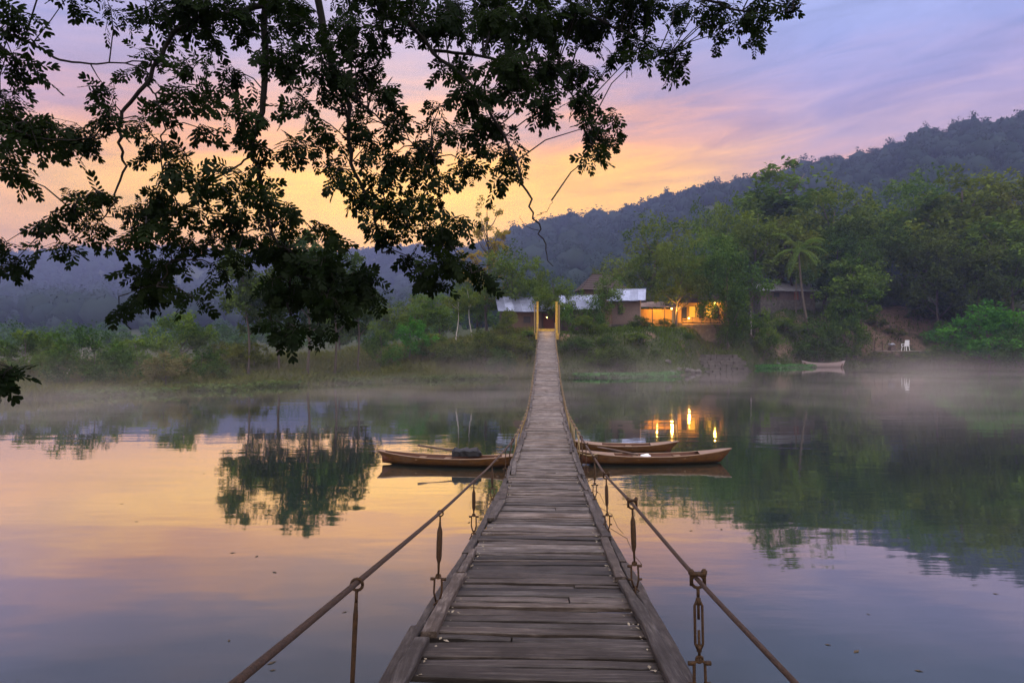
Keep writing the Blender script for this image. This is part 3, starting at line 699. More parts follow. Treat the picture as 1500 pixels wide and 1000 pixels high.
while D < 74.6:
    wd = rs.choice((.13, .15, .17, .19, .22))*rs.uniform(.9, 1.1)
    c = deck_c(D+wd/2); c2 = deck_c(D+wd); c1 = deck_c(D)
    sl_ = math.atan2(c2.z-c1.z, wd); hw = deck_hw(D)
    yaw = rs.gauss(0, .010)-TH*.3; roll = rs.gauss(0, .010); xoff = rs.gauss(0, .022)
    l0, l1 = -hw+xoff-rs.uniform(0, .05), hw+xoff+rs.uniform(0, .05)
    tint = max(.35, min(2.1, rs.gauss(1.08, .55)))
    if D < 7.2: tint *= .62  # near planks darkened, tree shade put into their colour
    if D > 12: tint = 1.05+min(1, (D-12)/10)*.75+(tint-1)*.6  # far planks lightened, grazing sky sheen put into their colour
    segs = 7; gap = rs.uniform(.010, .030) if rs.random() > .15 else rs.uniform(.035, .065)
    pieces = [(l0, l1, 0, 1)]
    q = rs.random()
    if q < .09: cut = rs.uniform(-.3, .45); pieces = [(l0, cut-.006, 0, 1), (cut+.006, l1, 0, 1)]
    elif q < .17: k = rs.uniform(.4, .6); pieces = [(l0, l1, 0, k-.04), (l0+rs.uniform(0, .4), l1, k+.03, 1)]
    for (a, b, f0, f1) in pieces:
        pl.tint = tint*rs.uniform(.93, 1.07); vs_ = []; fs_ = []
        tz = rs.gauss(0, .006); tilt = rs.gauss(0, .05)
        ph1, ph2 = rs.uniform(0, 9), rs.uniform(0, 9)
        for i in range(segs+1):
            u = i/segs; x = a+(b-a)*u
            y0 = -wd/2+gap/2+wd*f0*.98+.006*math.sin(3.1*u*3+ph1)+rs.gauss(0, .005)
            y1 = -wd/2+wd*f1-gap/2+.006*math.sin(2.7*u*3+ph2)+rs.gauss(0, .005)
            bow = .006*math.sin(math.pi*u+ph1*.2)
            for (y, z) in ((y0, -.032), (y1, -.032), (y1, 0), (y1-.008, .006), (y0+.008, .006), (y0, 0)):
                zz_ = z+bow+tz+roll*x+tilt*y
                vs_.append(Vector((c.x+x-yaw*y, c.y+y*math.cos(sl_)+yaw*x, c.z+zz_+y*math.sin(sl_))))
        for i in range(segs):
            for k in range(6):
                k2 = (k+1) % 6; fs_.append((i*6+k, i*6+k2, i*6+6+k2, i*6+6+k))
        fs_.append((5, 4, 3, 2, 1, 0)); fs_.append(tuple(segs*6+k for k in range(6)))
        pl.add(vs_, [tuple(reversed(q_)) for q_ in fs_])
    D += wd
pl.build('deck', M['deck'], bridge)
# boards along both edges
for side in (-1, 1):
    for row in (0, 1):
        D = -1.2+rs.uniform(0, .8)
        while D < 72:
            L = rs.uniform(1.1, 2.4) if row == 0 else 2.6
            if row == 1 and D > 30: break
            skip = row == 0 and rs.random() < .10
            wb = rs.uniform(.065, .115)
            o0 = side*(deck_hw(D)-.02+row*.10+rs.uniform(-.045, .045)*(1-.8*row)); o1 = side*(deck_hw(D)-.02+row*.10+rs.uniform(-.045, .045)*(1-.8*row))
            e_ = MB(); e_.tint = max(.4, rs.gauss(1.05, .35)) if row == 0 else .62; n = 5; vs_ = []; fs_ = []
            zb = .012-row*.045+rs.uniform(0, .012)
            for i in range(n+1):
                u = i/n; Dd = D+L*u; c = deck_c(Dd); x = c.x+o0+(o1-o0)*u+(-.055*max(0, 1-Dd/9) if side < 0 else 0)
                wv_ = wb*(1+rs.gauss(0, .10))/2
                for (xx, z) in ((-wv_, 0), (wv_, 0), (wv_, .038), (wv_-.008, .045), (-wv_+.008, .045), (-wv_, .038)):
                    vs_.append(Vector((x+xx, Dd, c.z+zb+z+.004*math.sin(7*u+D))))
            for i in range(n):
                for k in range(6): fs_.append((i*6+k, i*6+6+k, i*6+6+(k+1) % 6, i*6+(k+1) % 6))
            fs_.append(tuple(range(6))); fs_.append(tuple(n*6+5-k for k in range(6)))
            e_.add(vs_, fs_)
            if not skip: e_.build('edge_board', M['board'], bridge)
            D += L+(rs.uniform(-.05, .15) if row == 0 else .012)
# bearers under the deck, carrying cables, handrail cables
br = MB()
D = -1.
while D < 74:
    c = deck_c(D); br.box((c.x, c.y, c.z-.09), (2*deck_hw(D)+.16, .09, .10)); D += 1.4
br.build('bearer', M['board'], bridge)
for side in (-1, 1):
    mb = MB(); pts = [deck_c(d)+Vector((side*(deck_hw(d)+.12), 0, -.165)) for d in np.linspace(-1.4, 74.5, 90)]
    mb.tube(pts, .018, 6); mb.build('deck_cable', M['cable'], bridge, True)
    tab = RAIL_L if side < 0 else RAIL_R
    mb = MB(); pts = [rail(tab, d) for d in np.concatenate([np.linspace(-1.4, 14, 50), np.linspace(14.5, 73.3, 80)])]
    mb.tube(pts, [.0110+.0085*min(1, max(0, p.y-2)/16) for p in pts], 8); mb.build('handrail_cable', M['cable'], bridge, True)
# hangers with turnbuckles
def hanger(side, D, near, style):
    tab = RAIL_L if side < 0 else RAIL_R
    t = rail(tab, D); c = deck_c(D); b = Vector((c.x+side*(deck_hw(D)+.12), D+rs.uniform(-.03, .03), c.z-.02)); b.x += .75*(t.x-b.x) if near else 0
    h = MB(); ax = (b-t); L = ax.length; dn = ax.normalized(); tl = (rail(tab, D+.1)-rail(tab, D-.1)).normalized()
    sx = dn.cross(tl).normalized()                     # sideways, seen from the deck end
    if not near:
        h.tube([t+Vector((0, 0, .03)), t.lerp(b, .5)+Vector((rs.gauss(0, .02), 0, 0)), b], .015 if D < 24 else .022, 5)
        h.ring(t, .035, .012, sx, dn, 8, 4)
        return h.build('hanger', M['rust'] if D < 17 else M['bamboo'], bridge, True)
    s0 = t+dn*.075; s1 = t+dn*(.105); s2 = s1+dn*min(.30, L*.38); s3 = s2+dn*(.09 if L > .75 else .04)
    if style == 'open':                              # open body with a gap between two threaded rods
        for k in (-1, 1):
            h.tube([s1+sx*.006*k, s1+dn*.03+sx*.020*k, s2-dn*.03+sx*.020*k, s2+sx*.006*k], .0075, 6)
        h.tube([s0, s1+dn*.10], .0075, 6); h.tube([s2-dn*.10, s3], .0075, 6)
        h.tube([s1-dn*.01, s1+dn*.025], .014, 6); h.tube([s2-dn*.025, s2+dn*.01], .014, 6)
    elif style == 'pipe':
        h.tube([s0, s1, s1+dn*.02, s2-dn*.02, s2, s3], [.007, .008, .0100, .0090, .008, .007], 8)
    else:
        h.tube([s0, s1, s1+dn*.04, s1.lerp(s2, .5), s2-dn*.04, s2, s3], [.008, .010, .021, .023, .021, .010, .008], 8)
    hg = h.build('hanger', M['rust'], bridge, True)
    k_ = MB()                                        # clamp round the handrail cable
    k_.ring(t+dn*.008, .034 if side > 0 else .022, .0085 if side > 0 else .006, sx, dn, 12, 6)
    k_.tube([t+dn*(.045 if side > 0 else .028), s0+dn*.012], .009 if side > 0 else .0065, 6)
    if side > 0:
        for k in (-1, 1):
            k_.tube([t+sx*.034*k+dn*.03, t+sx*.034*k-dn*.055], .010, 6)
            k_.tube([t+sx*.034*k-dn*.03, t+sx*.034*k-dn*.048], .016, 6)
        k_.box(t-dn*.030, (.085, .03, .018), Matrix((sx, tl, -dn)).transposed())
    k_.build('clamp', M['rust'], hg, True)
    m_ = MB()                                        # shackle and bolted links down to the deck beam
    R_ = (b-s3).length
    m_.ring(s3+dn*.01, .016, .008, sx, dn, 10, 6)
    for k in (-1, 1):
        m_.tube([s3+dn*.005, s3+dn*.03+sx*.028*k, s3+dn*min(.17, R_*.5)+sx*.030*k, s3+dn*min(.24, R_*.75)+sx*.012*k], .0085, 6)
        m_.tube([s3+dn*.03+sx*.022*k, s3+dn*.03+sx*.060*k], .012, 6)
        if style == 'open' or side > 0: m_.tube([s3+dn*min(.15, R_*.5)+sx*.022*k, s3+dn*min(.15, R_*.5)+sx*.058*k], .010, 6)
    m_.tube([s3+dn*min(.22, R_*.7), b-dn*.02, b+Vector((0, 0, -.14))], .010, 6)
    m_.tube([b+Vector((-.02, -.02, .04)), b+Vector((side*.05, -.04, -.01)), b+Vector((side*.03, .05, -.05)), b+Vector((-side*.1, .06, .03))], .008, 5)
    m_.ring(b+Vector((0, 0, .03)), .030, .008, sx, dn, 10, 5)
    m_.build('shackle', M['rust'], hg, True)
    return hg
for side, first in ((-1, [(2.6, 'pipe'), (5.3, 'solid'), (8.5, 'solid'), (11.6, 'solid'), (14.4, 'pipe')]), (1, [(3.6, 'open'), (5.7, 'solid'), (8.7, 'solid'), (11.6, 'solid'), (14.4, 'pipe')])):
    for D, st in first: hanger(side, D, True, st)
    D = 16.4
    while D < 73: hanger(side, D, False, ''); D += 1.25 if D < 46 else 2.2
# loose wires at the right edge
for (d, k) in ((7.6, 0), (9.4, 1), (11.6, 2)):
    c = deck_c(d)+Vector((deck_hw(d)+.14, 0, 0)); mb = MB()
    mb.tube([c+Vector((-.04, .7, .06)), c+Vector((.10, .3, .05)), c+Vector((.05, 0, .12)), c+Vector((.10, -.18, .0)), c+Vector((.16, -.28, -.06))], .0035, 5)
    mb.build('loose_wire', M['rust'], bridge, True)
# litter caught along the deck edges
lm = np.random.RandomState(8); C = []
for i in range(330):
    d = 2.5+14*lm.rand()**1.6; c = deck_c(d); s_ = lm.choice([-1, 1])
    C.append((c.x+s_*(.60+.12*lm.rand()**.5)*1.0, d, c.z+.014+.006*lm.rand()))
V, F = leaf_quads(lm, np.array(C), .03*(.5+lm.rand(len(C))), 4.0, .6)
M['litter'] = surf_mat('litter', (.22, .17, .11), (.42, .36, .26), 20, .9, 0)
tag(link('leaf_litter', np_mesh('leaf_litter', V, F, M['litter'], np.ones(len(V)))), 'dry leaf bits caught along the edges of the near deck', 'leaf litter', kind='stuff')

# ------------------------------------------------------------------ bridge gate
gp = deck_c(73.6); gate = tag(empty('bridge_gate', gp), 'yellow painted gate frame at the far end of the footbridge', 'gate')
for sx in (-1, 1):
    mb = MB(); mb.box((sx*1.03, 0, 1.35), (.22, .26, 3.5)); mb.box((sx*1.03, 0, 3.13), (.30, .34, .07)); mb.box((sx*1.03, 0, -.55), (.42, .5, .7)); mb.build('post', M['yellow_paint'], gate)
    mb = MB(); mb.box((sx*1.32, .25, 1.25), (.12, .16, 3.3)); mb.build('outer_post', M['bamboo'], gate)
mb = MB(); mb.box((0, .05, .11), (1.83, .2, .30)); mb.build('threshold', M['yellow_paint'], gate)
lmp = tag(empty('gate_lamp', gp+Vector((0, .42, 1.5))), 'small warm lamp glowing inside the yellow bridge gate', 'lamp')
mb = MB(); mb.tube([(0, 0, .35), (0, 0, .1)], .012, 5); mb.build('cord', M['black'], lmp); mb = MB(); mb.sphere((0, 0, 0), .04); mb.build('bulb', M['lamp'], lmp)
l = bpy.data.lights.new('lamp_light', 'POINT'); l.energy = 130; l.color = (1.0, .47, .07); l.shadow_soft_size = .06
lo = bpy.data.objects.new('lamp_light', l); col.objects.link(lo); lo.parent = lmp; lo.location = (0, -.1, -.12)

# ------------------------------------------------------------------ houses
def corrugated(mb, a, b, c, d, n=22, amp=.035):
    """ribbed sheets laid side by side: a-b along the eave, d-c along the ridge"""
    a, b, c, d = map(Vector, (a, b, c, d)); nrm = (b-a).cross(d-a).normalized()
    W = (b-a).length; m = max(3, int(W/.85)); up_ = (d-a).normalized()
    for s_ in range(m):
        u0, u1 = s_/m, (s_+1.06)/m if s_ < m-1 else 1.0
        mb.tint = rnd.choice((1.0, 1.0, .92, .8, 1.06, .62)); lift = nrm*(.012+.012*(s_ % 2)+rnd.uniform(0, .01)); dn_ = up_*rnd.uniform(-.16, .07)
        vs_, fs_ = [], []; r_ = 6
        for i in range(2*r_+1):
            u = u0+(u1-u0)*i/(2*r_); o = nrm*(amp if i % 2 else 0)+lift
            lo = a.lerp(b, u)+o+dn_; hi = d.lerp(c, u)+o; vs_ += [lo, hi, lo-nrm*.008, hi-nrm*.008]
        for i in range(2*r_):
            k = 4*i; fs_ += [(k, k+4, k+5, k+1), (k+2, k+3, k+7, k+6), (k, k+2, k+6, k+4), (k+1, k+5, k+7, k+3)]
        fs_ += [(0, 1, 3, 2), (8*r_, 8*r_+2, 8*r_+3, 8*r_+1)]
        mb.add(vs_, fs_)
    mb.tint = 1.0
def house(name, loc, rz, label, w_, d_, h, roof, rh, over, rmat, wmat, openings=(), floor=.35, porch=0):
    """openings: (x centre, sill, width, height, kind); front faces -y"""
    o = tag(empty(name, loc, rz), label, 'house', 'houses of the riverside village')
    y0, y1, x0, x1 = -d_/2, d_/2, -w_/2, w_/2
    mb = MB(); mb.box((0, -porch/2, floor/2-1.1), (w_+.25, d_+porch+.2, floor+2.2)); mb.build('plinth', M['stone'], o)
    wl = MB(); T = .10
    segs = sorted(openings); x = x0
    for (cx, sill, ow, oh, k) in segs:               # front wall split round its openings
        if cx-ow/2 > x: wl.box(((x+cx-ow/2)/2, y0, floor+h/2), (cx-ow/2-x, T, h))
        if sill > .05: wl.box((cx, y0, floor+sill/2), (ow, T, sill))
        if sill+oh < h-.02: wl.box((cx, y0, floor+(sill+oh+h)/2), (ow, T, h-sill-oh))
        x = cx+ow/2
    if x < x1: wl.box(((x+x1)/2, y0, floor+h/2), (x1-x, T, h))
    for sx in (x0, x1): wl.box((sx, 0, floor+h/2), (T, d_-T-.004, h))
    wl.box((0, y1, floor+h/2), (w_, T, h))
    if roof == 'gable':
        for sx in (x0, x1):
            wl.add([(sx, y0, floor+h), (sx, y1, floor+h), (sx, 0, floor+h+rh)], [(0, 1, 2)])
    for i in range(int(w_/.9)+1):                    # batten strips
        bx = x0+.05+i*(w_-.1)/max(1, int(w_/.9))
        if not any(abs(bx-c_[0]) < c_[2]/2+.05 for c_ in openings): wl.box((bx, y0-T/2-.018, floor+h/2), (.07, .035, h-.05))
    wl.build('wall', wmat, o)
    for (cx, sill, ow, oh, k) in openings:
        fr = MB(); t_ = .07
        for sx in (-1, 1): fr.box((cx+sx*(ow/2-t_/2), y0-.03, floor+sill+oh/2), (t_, T+.08, oh))
        fr.box((cx, y0-.03, floor+sill+oh-t_/2), (ow-2*t_, T+.08, t_))
        if k != 'door' : fr.box((cx, y0-.03, floor+sill+t_/2), (ow-2*t_, T+.08, t_))
        fo = fr.build('door_frame' if k == 'door' else 'window', M['wall_wood'] if 'lit' not in k else M['yellow_paint'], o)
        pn = MB(); pn.box((cx, y0+.02, floor+sill+oh/2), (ow-2*t_, .03, oh-2*t_))
        if k == 'lit':
            pn.build('pane', M['lit_window'], fo)
        elif k == 'door': pn.build('door', M['door_red'], fo)
        else: pn.build('pane', M['black'], fo)
    rf = MB(); zt = floor+h+.02; n = int(w_*3)
    if roof == 'gable':
        for s in (-1, 1):
            ye = s*(d_/2+over+(porch if s < 0 else 0)); ze = zt-rh*(abs(ye)-d_/2)/(d_/2)*.8
            pts = [(-w_/2-over, ye, ze), (w_/2+over, ye, ze), (w_/2+over, 0, zt+rh), (-w_/2-over, 0, zt+rh)]
            if s > 0: pts = [pts[1], pts[0], pts[3], pts[2]]
            corrugated(rf, *pts, n)
        rf.box((0, 0, zt+rh+.03), (w_+2*over, .30, .06))
    elif roof == 'shed':
        corrugated(rf, (-w_/2-over, y0-over-porch, zt-.25*(over+porch)/2), (w_/2+over, y0-over-porch, zt-.25*(over+porch)/2-.05), (w_/2+over, y1+over, zt+rh), (-w_/2-over, y1+over, zt+rh), n)
    elif roof == 'hip':
        a, b = w_/2+over, d_/2+over; r = w_*.22; ze = zt-.2
        q = [Vector((-a, -b, ze)), Vector((a, -b, ze)), Vector((a, b, ze)), Vector((-a, b, ze)), Vector((-r, 0, zt+rh)), Vector((r, 0, zt+rh))]
        def strips(p0, p1, p2, p3, m=7):             # layered thatch / sheet courses
            nr = (p1-p0).cross(p3-p0).normalized()
            for i in range(m):
                u0, u1 = i/m, min(1, (i+1.25)/m)
                lo0, lo1 = p0.lerp(p3, u0)+nr*.07, p1.lerp(p2, u0)+nr*.07; hi0, hi1 = p0.lerp(p3, u1), p1.lerp(p2, u1)
                rf.add([lo0, lo1, hi1, hi0, lo0-nr*.09, lo1-nr*.09], [(0, 1, 2, 3), (0, 4, 5, 1)])
        strips(q[0], q[1], q[5], q[4]); strips(q[2], q[3], q[4], q[5]); strips(q[1], q[2], q[5], q[5]); strips(q[3], q[0], q[4], q[4])
        rf.box((0, 0, zt+rh+.02), (2*r+.3, .25, .10))
    rf.build('roof', rmat, o)
    if porch:
        for i in range(4):
            p_ = MB(); p_.box((x0+.1+i*(w_-.2)/3, y0-porch+.1, floor+(h-.3)/2), (.12, .12, h-.3)); p_.build('post', M['wall_wood'], o)
    return o
def at(px, D, dz=0): x = (px-750)/1000*D; return Vector((x, D, gz(x, D)+dz))
def onY(px, py, D): return P(px, py, D)
house('metal_roofed_house', onY(762, 489, 82), .10, 'low house under a pale blue metal roof left of the bridge gate', 4.6, 3.6, 2.35, 'shed', 1.9, .55, M['metal_roof'], M['wall_wood'],
      ((-1.5, .5, .7, 1.2, 'dark'), (0.6, .9, 1.0, .9, 'dark')), .3)
house('porch_house', onY(803, 488, 84), 0, 'small dark shed with red brown door straight behind the bridge gate', 2.9, 3.0, 2.7, 'shed', .7, .25, M['metal_roof'], M['wall_dark'], ((0, 0, 1.5, 2.2, 'door'),), .2)
house('torn_roof_house', onY(848, 487, 85), -.08, 'house under a torn patchy metal roof right of the bridge gate', 4.2, 3.2, 2.6, 'shed', 1.9, .5, M['metal_roof'], M['wall_dark'], ((-.8, .9, .8, .9, 'dark'), (1.0, 0, .9, 2.0, 'door')), .25)
house('thatched_house', onY(880, 478, 98), .1, 'brown thatched house with a hipped roof behind the metal roofs', 5.6, 4.4, 4.9, 'hip', 2.2, .7, M['thatch'], M['wall_wood'], ((-1.6, 2.2, 1.0, 1.3, 'dark'), (1.2, 2.2, 1.0, 1.3, 'dark')), .3)
house('woven_wall_house', onY(918, 478, 88), -.22, 'house with a woven plank wall and a smooth pale blue metal roof', 3.4, 3.6, 3.3, 'gable', 1.2, .75, M['metal_roof'], M['wall_weave'], ((-.7, 1.2, .7, 1.2, 'dark'),), .25)
LH = onY(1022, 479, 96)
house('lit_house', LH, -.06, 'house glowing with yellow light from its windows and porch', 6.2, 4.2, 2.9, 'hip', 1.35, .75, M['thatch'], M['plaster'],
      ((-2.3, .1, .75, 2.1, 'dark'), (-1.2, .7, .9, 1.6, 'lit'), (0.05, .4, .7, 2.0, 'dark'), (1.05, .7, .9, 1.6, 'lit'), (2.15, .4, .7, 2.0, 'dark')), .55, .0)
house('grey_roofed_house', onY(1145, 443, 117), .12, 'long house with a dull grey roof half hidden behind the palm', 9.5, 4.0, 1.7, 'gable', 1.1, .6, M['grey_roof'], M['wall_dark'], ((-2, .4, 1.2, .9, 'dark'), (1.5, 0, 1.0, 1.5, 'door')), .3)
# lit house porch: veranda rail and lean-to are things one sees in front of it
vr = tag(empty('veranda_railing', LH+Vector((0, -3.0, 0))), 'low wooden railing glowing in front of the lit house', 'railing')
mb = MB()
for z in (.35, .75, 1.05): mb.box((.3, 0, z), (6.4, .06, .07))
mb.build('rail', M['plaster'], vr)
for i in range(6):
    mb = MB(); mb.box((-2.8+i*1.24, .05, .55), (.09, .09, 1.5)); mb.build('post', M['wall_wood'], vr)
lt = tag(empty('lean_to', onY(962, 480, 93)), 'open lean to with an orange lit back wall left of the lit house', 'shed')
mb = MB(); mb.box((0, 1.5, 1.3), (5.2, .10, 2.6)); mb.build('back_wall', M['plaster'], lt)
mb = MB(); corrugated(mb, (-3.0, -1.4, 2.75), (3.0, -1.4, 2.70), (3.0, 1.9, 3.6), (-3.0, 1.9, 3.6), 16); mb.build('roof', M['rust_roof'], lt)
for i in range(4):
    mb = MB(); mb.tube([(-2.5+i*1.66, -1.2, -.6), (-2.5+i*1.66, -1.2, 2.7)], .07, 6); mb.build('post', M['wall_wood'], lt)
mb = MB(); mb.box((.3, -.3, .75), (3.2, .8, .07)); [mb.box((.3+sx*1.4, -.3, .36), (.08, .6, .72)) for sx in (-1, 1)]; mb.build('counter', M['plaster'], lt)
def lamp(px, py, D, label, watt, rad=.09):
    p = P(px, py, D); o = tag(empty('hanging_lamp', p), label, 'lamp', 'lamps of the lit house')
    mb = MB(); mb.sphere((0, 0, 0), rad, 10, 8); mb.build('bulb', M['lamp'], o, True)
    mb = MB(); mb.tube([(0, 0, rad*.8), (0, 0, rad*2.2)], rad*.5, 8); mb.tube([(0, 0, rad*2.2), (0, 0, rad*5)], .012, 5); mb.build('socket', M['black'], o)
    l = bpy.data.lights.new('lamp_light', 'POINT'); l.energy = watt; l.color = (1.0, .47, .07); l.shadow_soft_size = rad*1.4
    lo = bpy.data.objects.new('lamp_light', l); col.objects.link(lo); lo.parent = o; lo.location = (0, -.22, -.12)
lamp(984, 452, 91.2, 'bright lamp hanging at the left corner of the lit house', 700)
lamp(1009, 466, 92.0, 'lowest lamp, hanging before the veranda railing of the lit house', 380)
lamp(1047, 444, 92.6, 'lamp at the right corner under the eaves of the lit house', 330)
lamp(962, 447, 93.2, 'dim lamp inside the lean to left of the lit house', 300, .07)
# posts, pole, little things around the village
for (px, D, py0, py1, mt, lb) in ((985, 90, 492, 455, 'bamboo', 'wooden post lit orange before the lit house'), (1100, 101, 489, 455, 'bark_pale', 'pale wooden post right of the lit house'), (1166, 112, 432, 408, 'bark', 'short dark post beside the palm foot')):
    p = P(px, py0, D); p.z = gz(p.x, p.y); q = P(px, py1, D); mb = MB(); mb.tube([p-Vector((0, 0, .5)), p.lerp(q, .5)+Vector((.03, 0, 0)), q], [.11, .10, .085], 7)
    tag(mb.build('wooden_post', M[mt]), lb, 'post', 'wooden posts in the village')
fx = tag(empty('stake_fence', at(1190, 114)), 'rickety stake fence along the top of the earth bank', 'fence')
for i in range(14):
    g = at(1150+i*14, 114)-at(1190, 114); mb = MB(); mb.tube([g-Vector((0, 0, .3)), g+Vector((rnd.gauss(0, .08), 0, 1.5+rnd.uniform(-.3, .4)))], .06, 5); mb.build('stake', M['bark'], fx)
mb = MB(); mb.tube([at(1148+i*14, 114)-at(1190, 114)+Vector((0, -.08, .95)) for i in range(15)], .04, 5); mb.build('rail', M['bark'], fx)
# stone steps down to the water
st = tag(empty('stone_steps', P(1062, 545, 84)), 'broad worn stone steps leading down to the water', 'steps')
sb = Vector((P(1060, 500, 86.5).x, 84.6, .0)); st.location = sb; zt_ = 0
for i in range(6):
    mb = MB(); y = i*1.05; n = 7; xw = 5.4+rnd.uniform(-.6, .6); sh_ = rnd.uniform(-.4, .4)
    zt_ = .12+i*.36
    for k in range(n):
        wk = xw/n*rnd.uniform(.82, .98)
        mb.box((-xw/2+xw*(k+.5)/n+sh_, y+rnd.uniform(-.10, .10), zt_-.25+rnd.uniform(-.04, .04)), (wk, 1.0, .5), Matrix.Rotation(rnd.gauss(0, .03), 3, 'Y') @ Matrix.Rotation(rnd.gauss(0, .05), 3, 'Z'))
    mb.box((sh_, y-.52, zt_+.02), (xw*.97, .12, .07)); mb.build('step', M['stone'], st)
# rocks
for i, (px, D, s) in enumerate(((985, 74.4, .55), (995, 75.6, .42), (1004, 77, .5), (1012, 78.8, .6), (978, 76.5, .45), (1022, 81, .5), (1140, 98.4, .5), (872, 70.5, .4), (858, 70.2, .5))):
    mb = MB(); mb.sphere((0, 0, 0), 1, 9, 7, (1.0, .8, .62)); rs_ = random.Random(i)
    mb.v = [tuple(c_*(1+rs_.uniform(-.16, .16)) for c_ in v) for v in mb.v]
    o = mb.build('rock', M['stone']); g = at(px, D); o.location = (g.x, g.y, max(g.z, 0)+s*.2); o.scale = (s, s, s); o.rotation_euler = (0, 0, i*1.3)
    lb = ('largest pale rock at the waterline left of the stone steps', 'small rock second along the waterline left of the steps', 'rock half way between floating plants and stone steps', 'rock touching the left side of the stone steps', 'rock behind the largest waterline rock', 'rock at the foot of the stone steps', 'lone rock left of the pale rowing boat', 'small rock at the waterline right of the bridge', 'rock nearest the bridge on its right')[i]
    tag(o, lb, 'rock', 'rocks at the waterline')
# coconut palm
pb = at(1195, 105); palm = tag(empty('coconut_palm', pb), 'coconut palm with a leaning trunk and drooping fronds on the right bank', 'palm')
ptop = P(1170, 366, 105)-pb; mb = MB()
tp = [Vector((0, 0, -.3)).lerp(ptop, u)+Vector((-.55*math.sin(u*math.pi), 0, 0)) for u in np.linspace(0, 1, 12)]
mb.tube(tp, [.26-.012*i for i in range(12)], 8); mb.build('trunk', M['bark'], palm, True)
rs = random.Random(12)
for i in range(17):
    a = i*2.399+.3+rs.uniform(-.4, .4); el = (.95 if i < 5 else .45 if i < 11 else -.1)+rs.uniform(-.35, .3); L = rs.uniform(4.0, 6.4)
    d = Vector((math.cos(a)*math.cos(el), math.sin(a)*math.cos(el), math.sin(el))); p = ptop.copy(); pts = [p.copy()]
    for k in range(12): d = (d+Vector((0, 0, -.115-.012*k))).normalized(); p = p+d*L/12; pts.append(p.copy())
    mb = MB(); mb.tube(pts, [.05-.0036*k for k in range(13)], 4)
    for k in range(1, 13):
        for u_ in (0, .33, .66):
            q = pts[k-1].lerp(pts[k], u_); dd = (pts[k]-pts[k-1]).normalized(); sd_ = dd.cross(Vector((0, 0, 1))).normalized(); ll = .95*math.sin(math.pi*min(1, (k+u_+1.0)/14))+.15
            for s_ in (-1, 1):
                tip = q+(sd_*s_*.75+dd*.45+Vector((0, 0, -.45-.2*rs.random()))).normalized()*ll
                md = q.lerp(tip, .5)+Vector((0, 0, .06)); mb.tint = rs.uniform(.7, 1.4)
                mb.add([q, md+dd*.05, tip, md-dd*.05], [(0, 1, 2, 3)])
    mb.build('frond', M['leaf_mid'], palm)
for i in range(5):
    mb = MB(); mb.sphere(ptop+Vector((.3*math.cos(i*1.3), .3*math.sin(i*1.3), -.35)), .16, 7, 6); mb.build('coconut', M['leaf_olive'], palm, True)

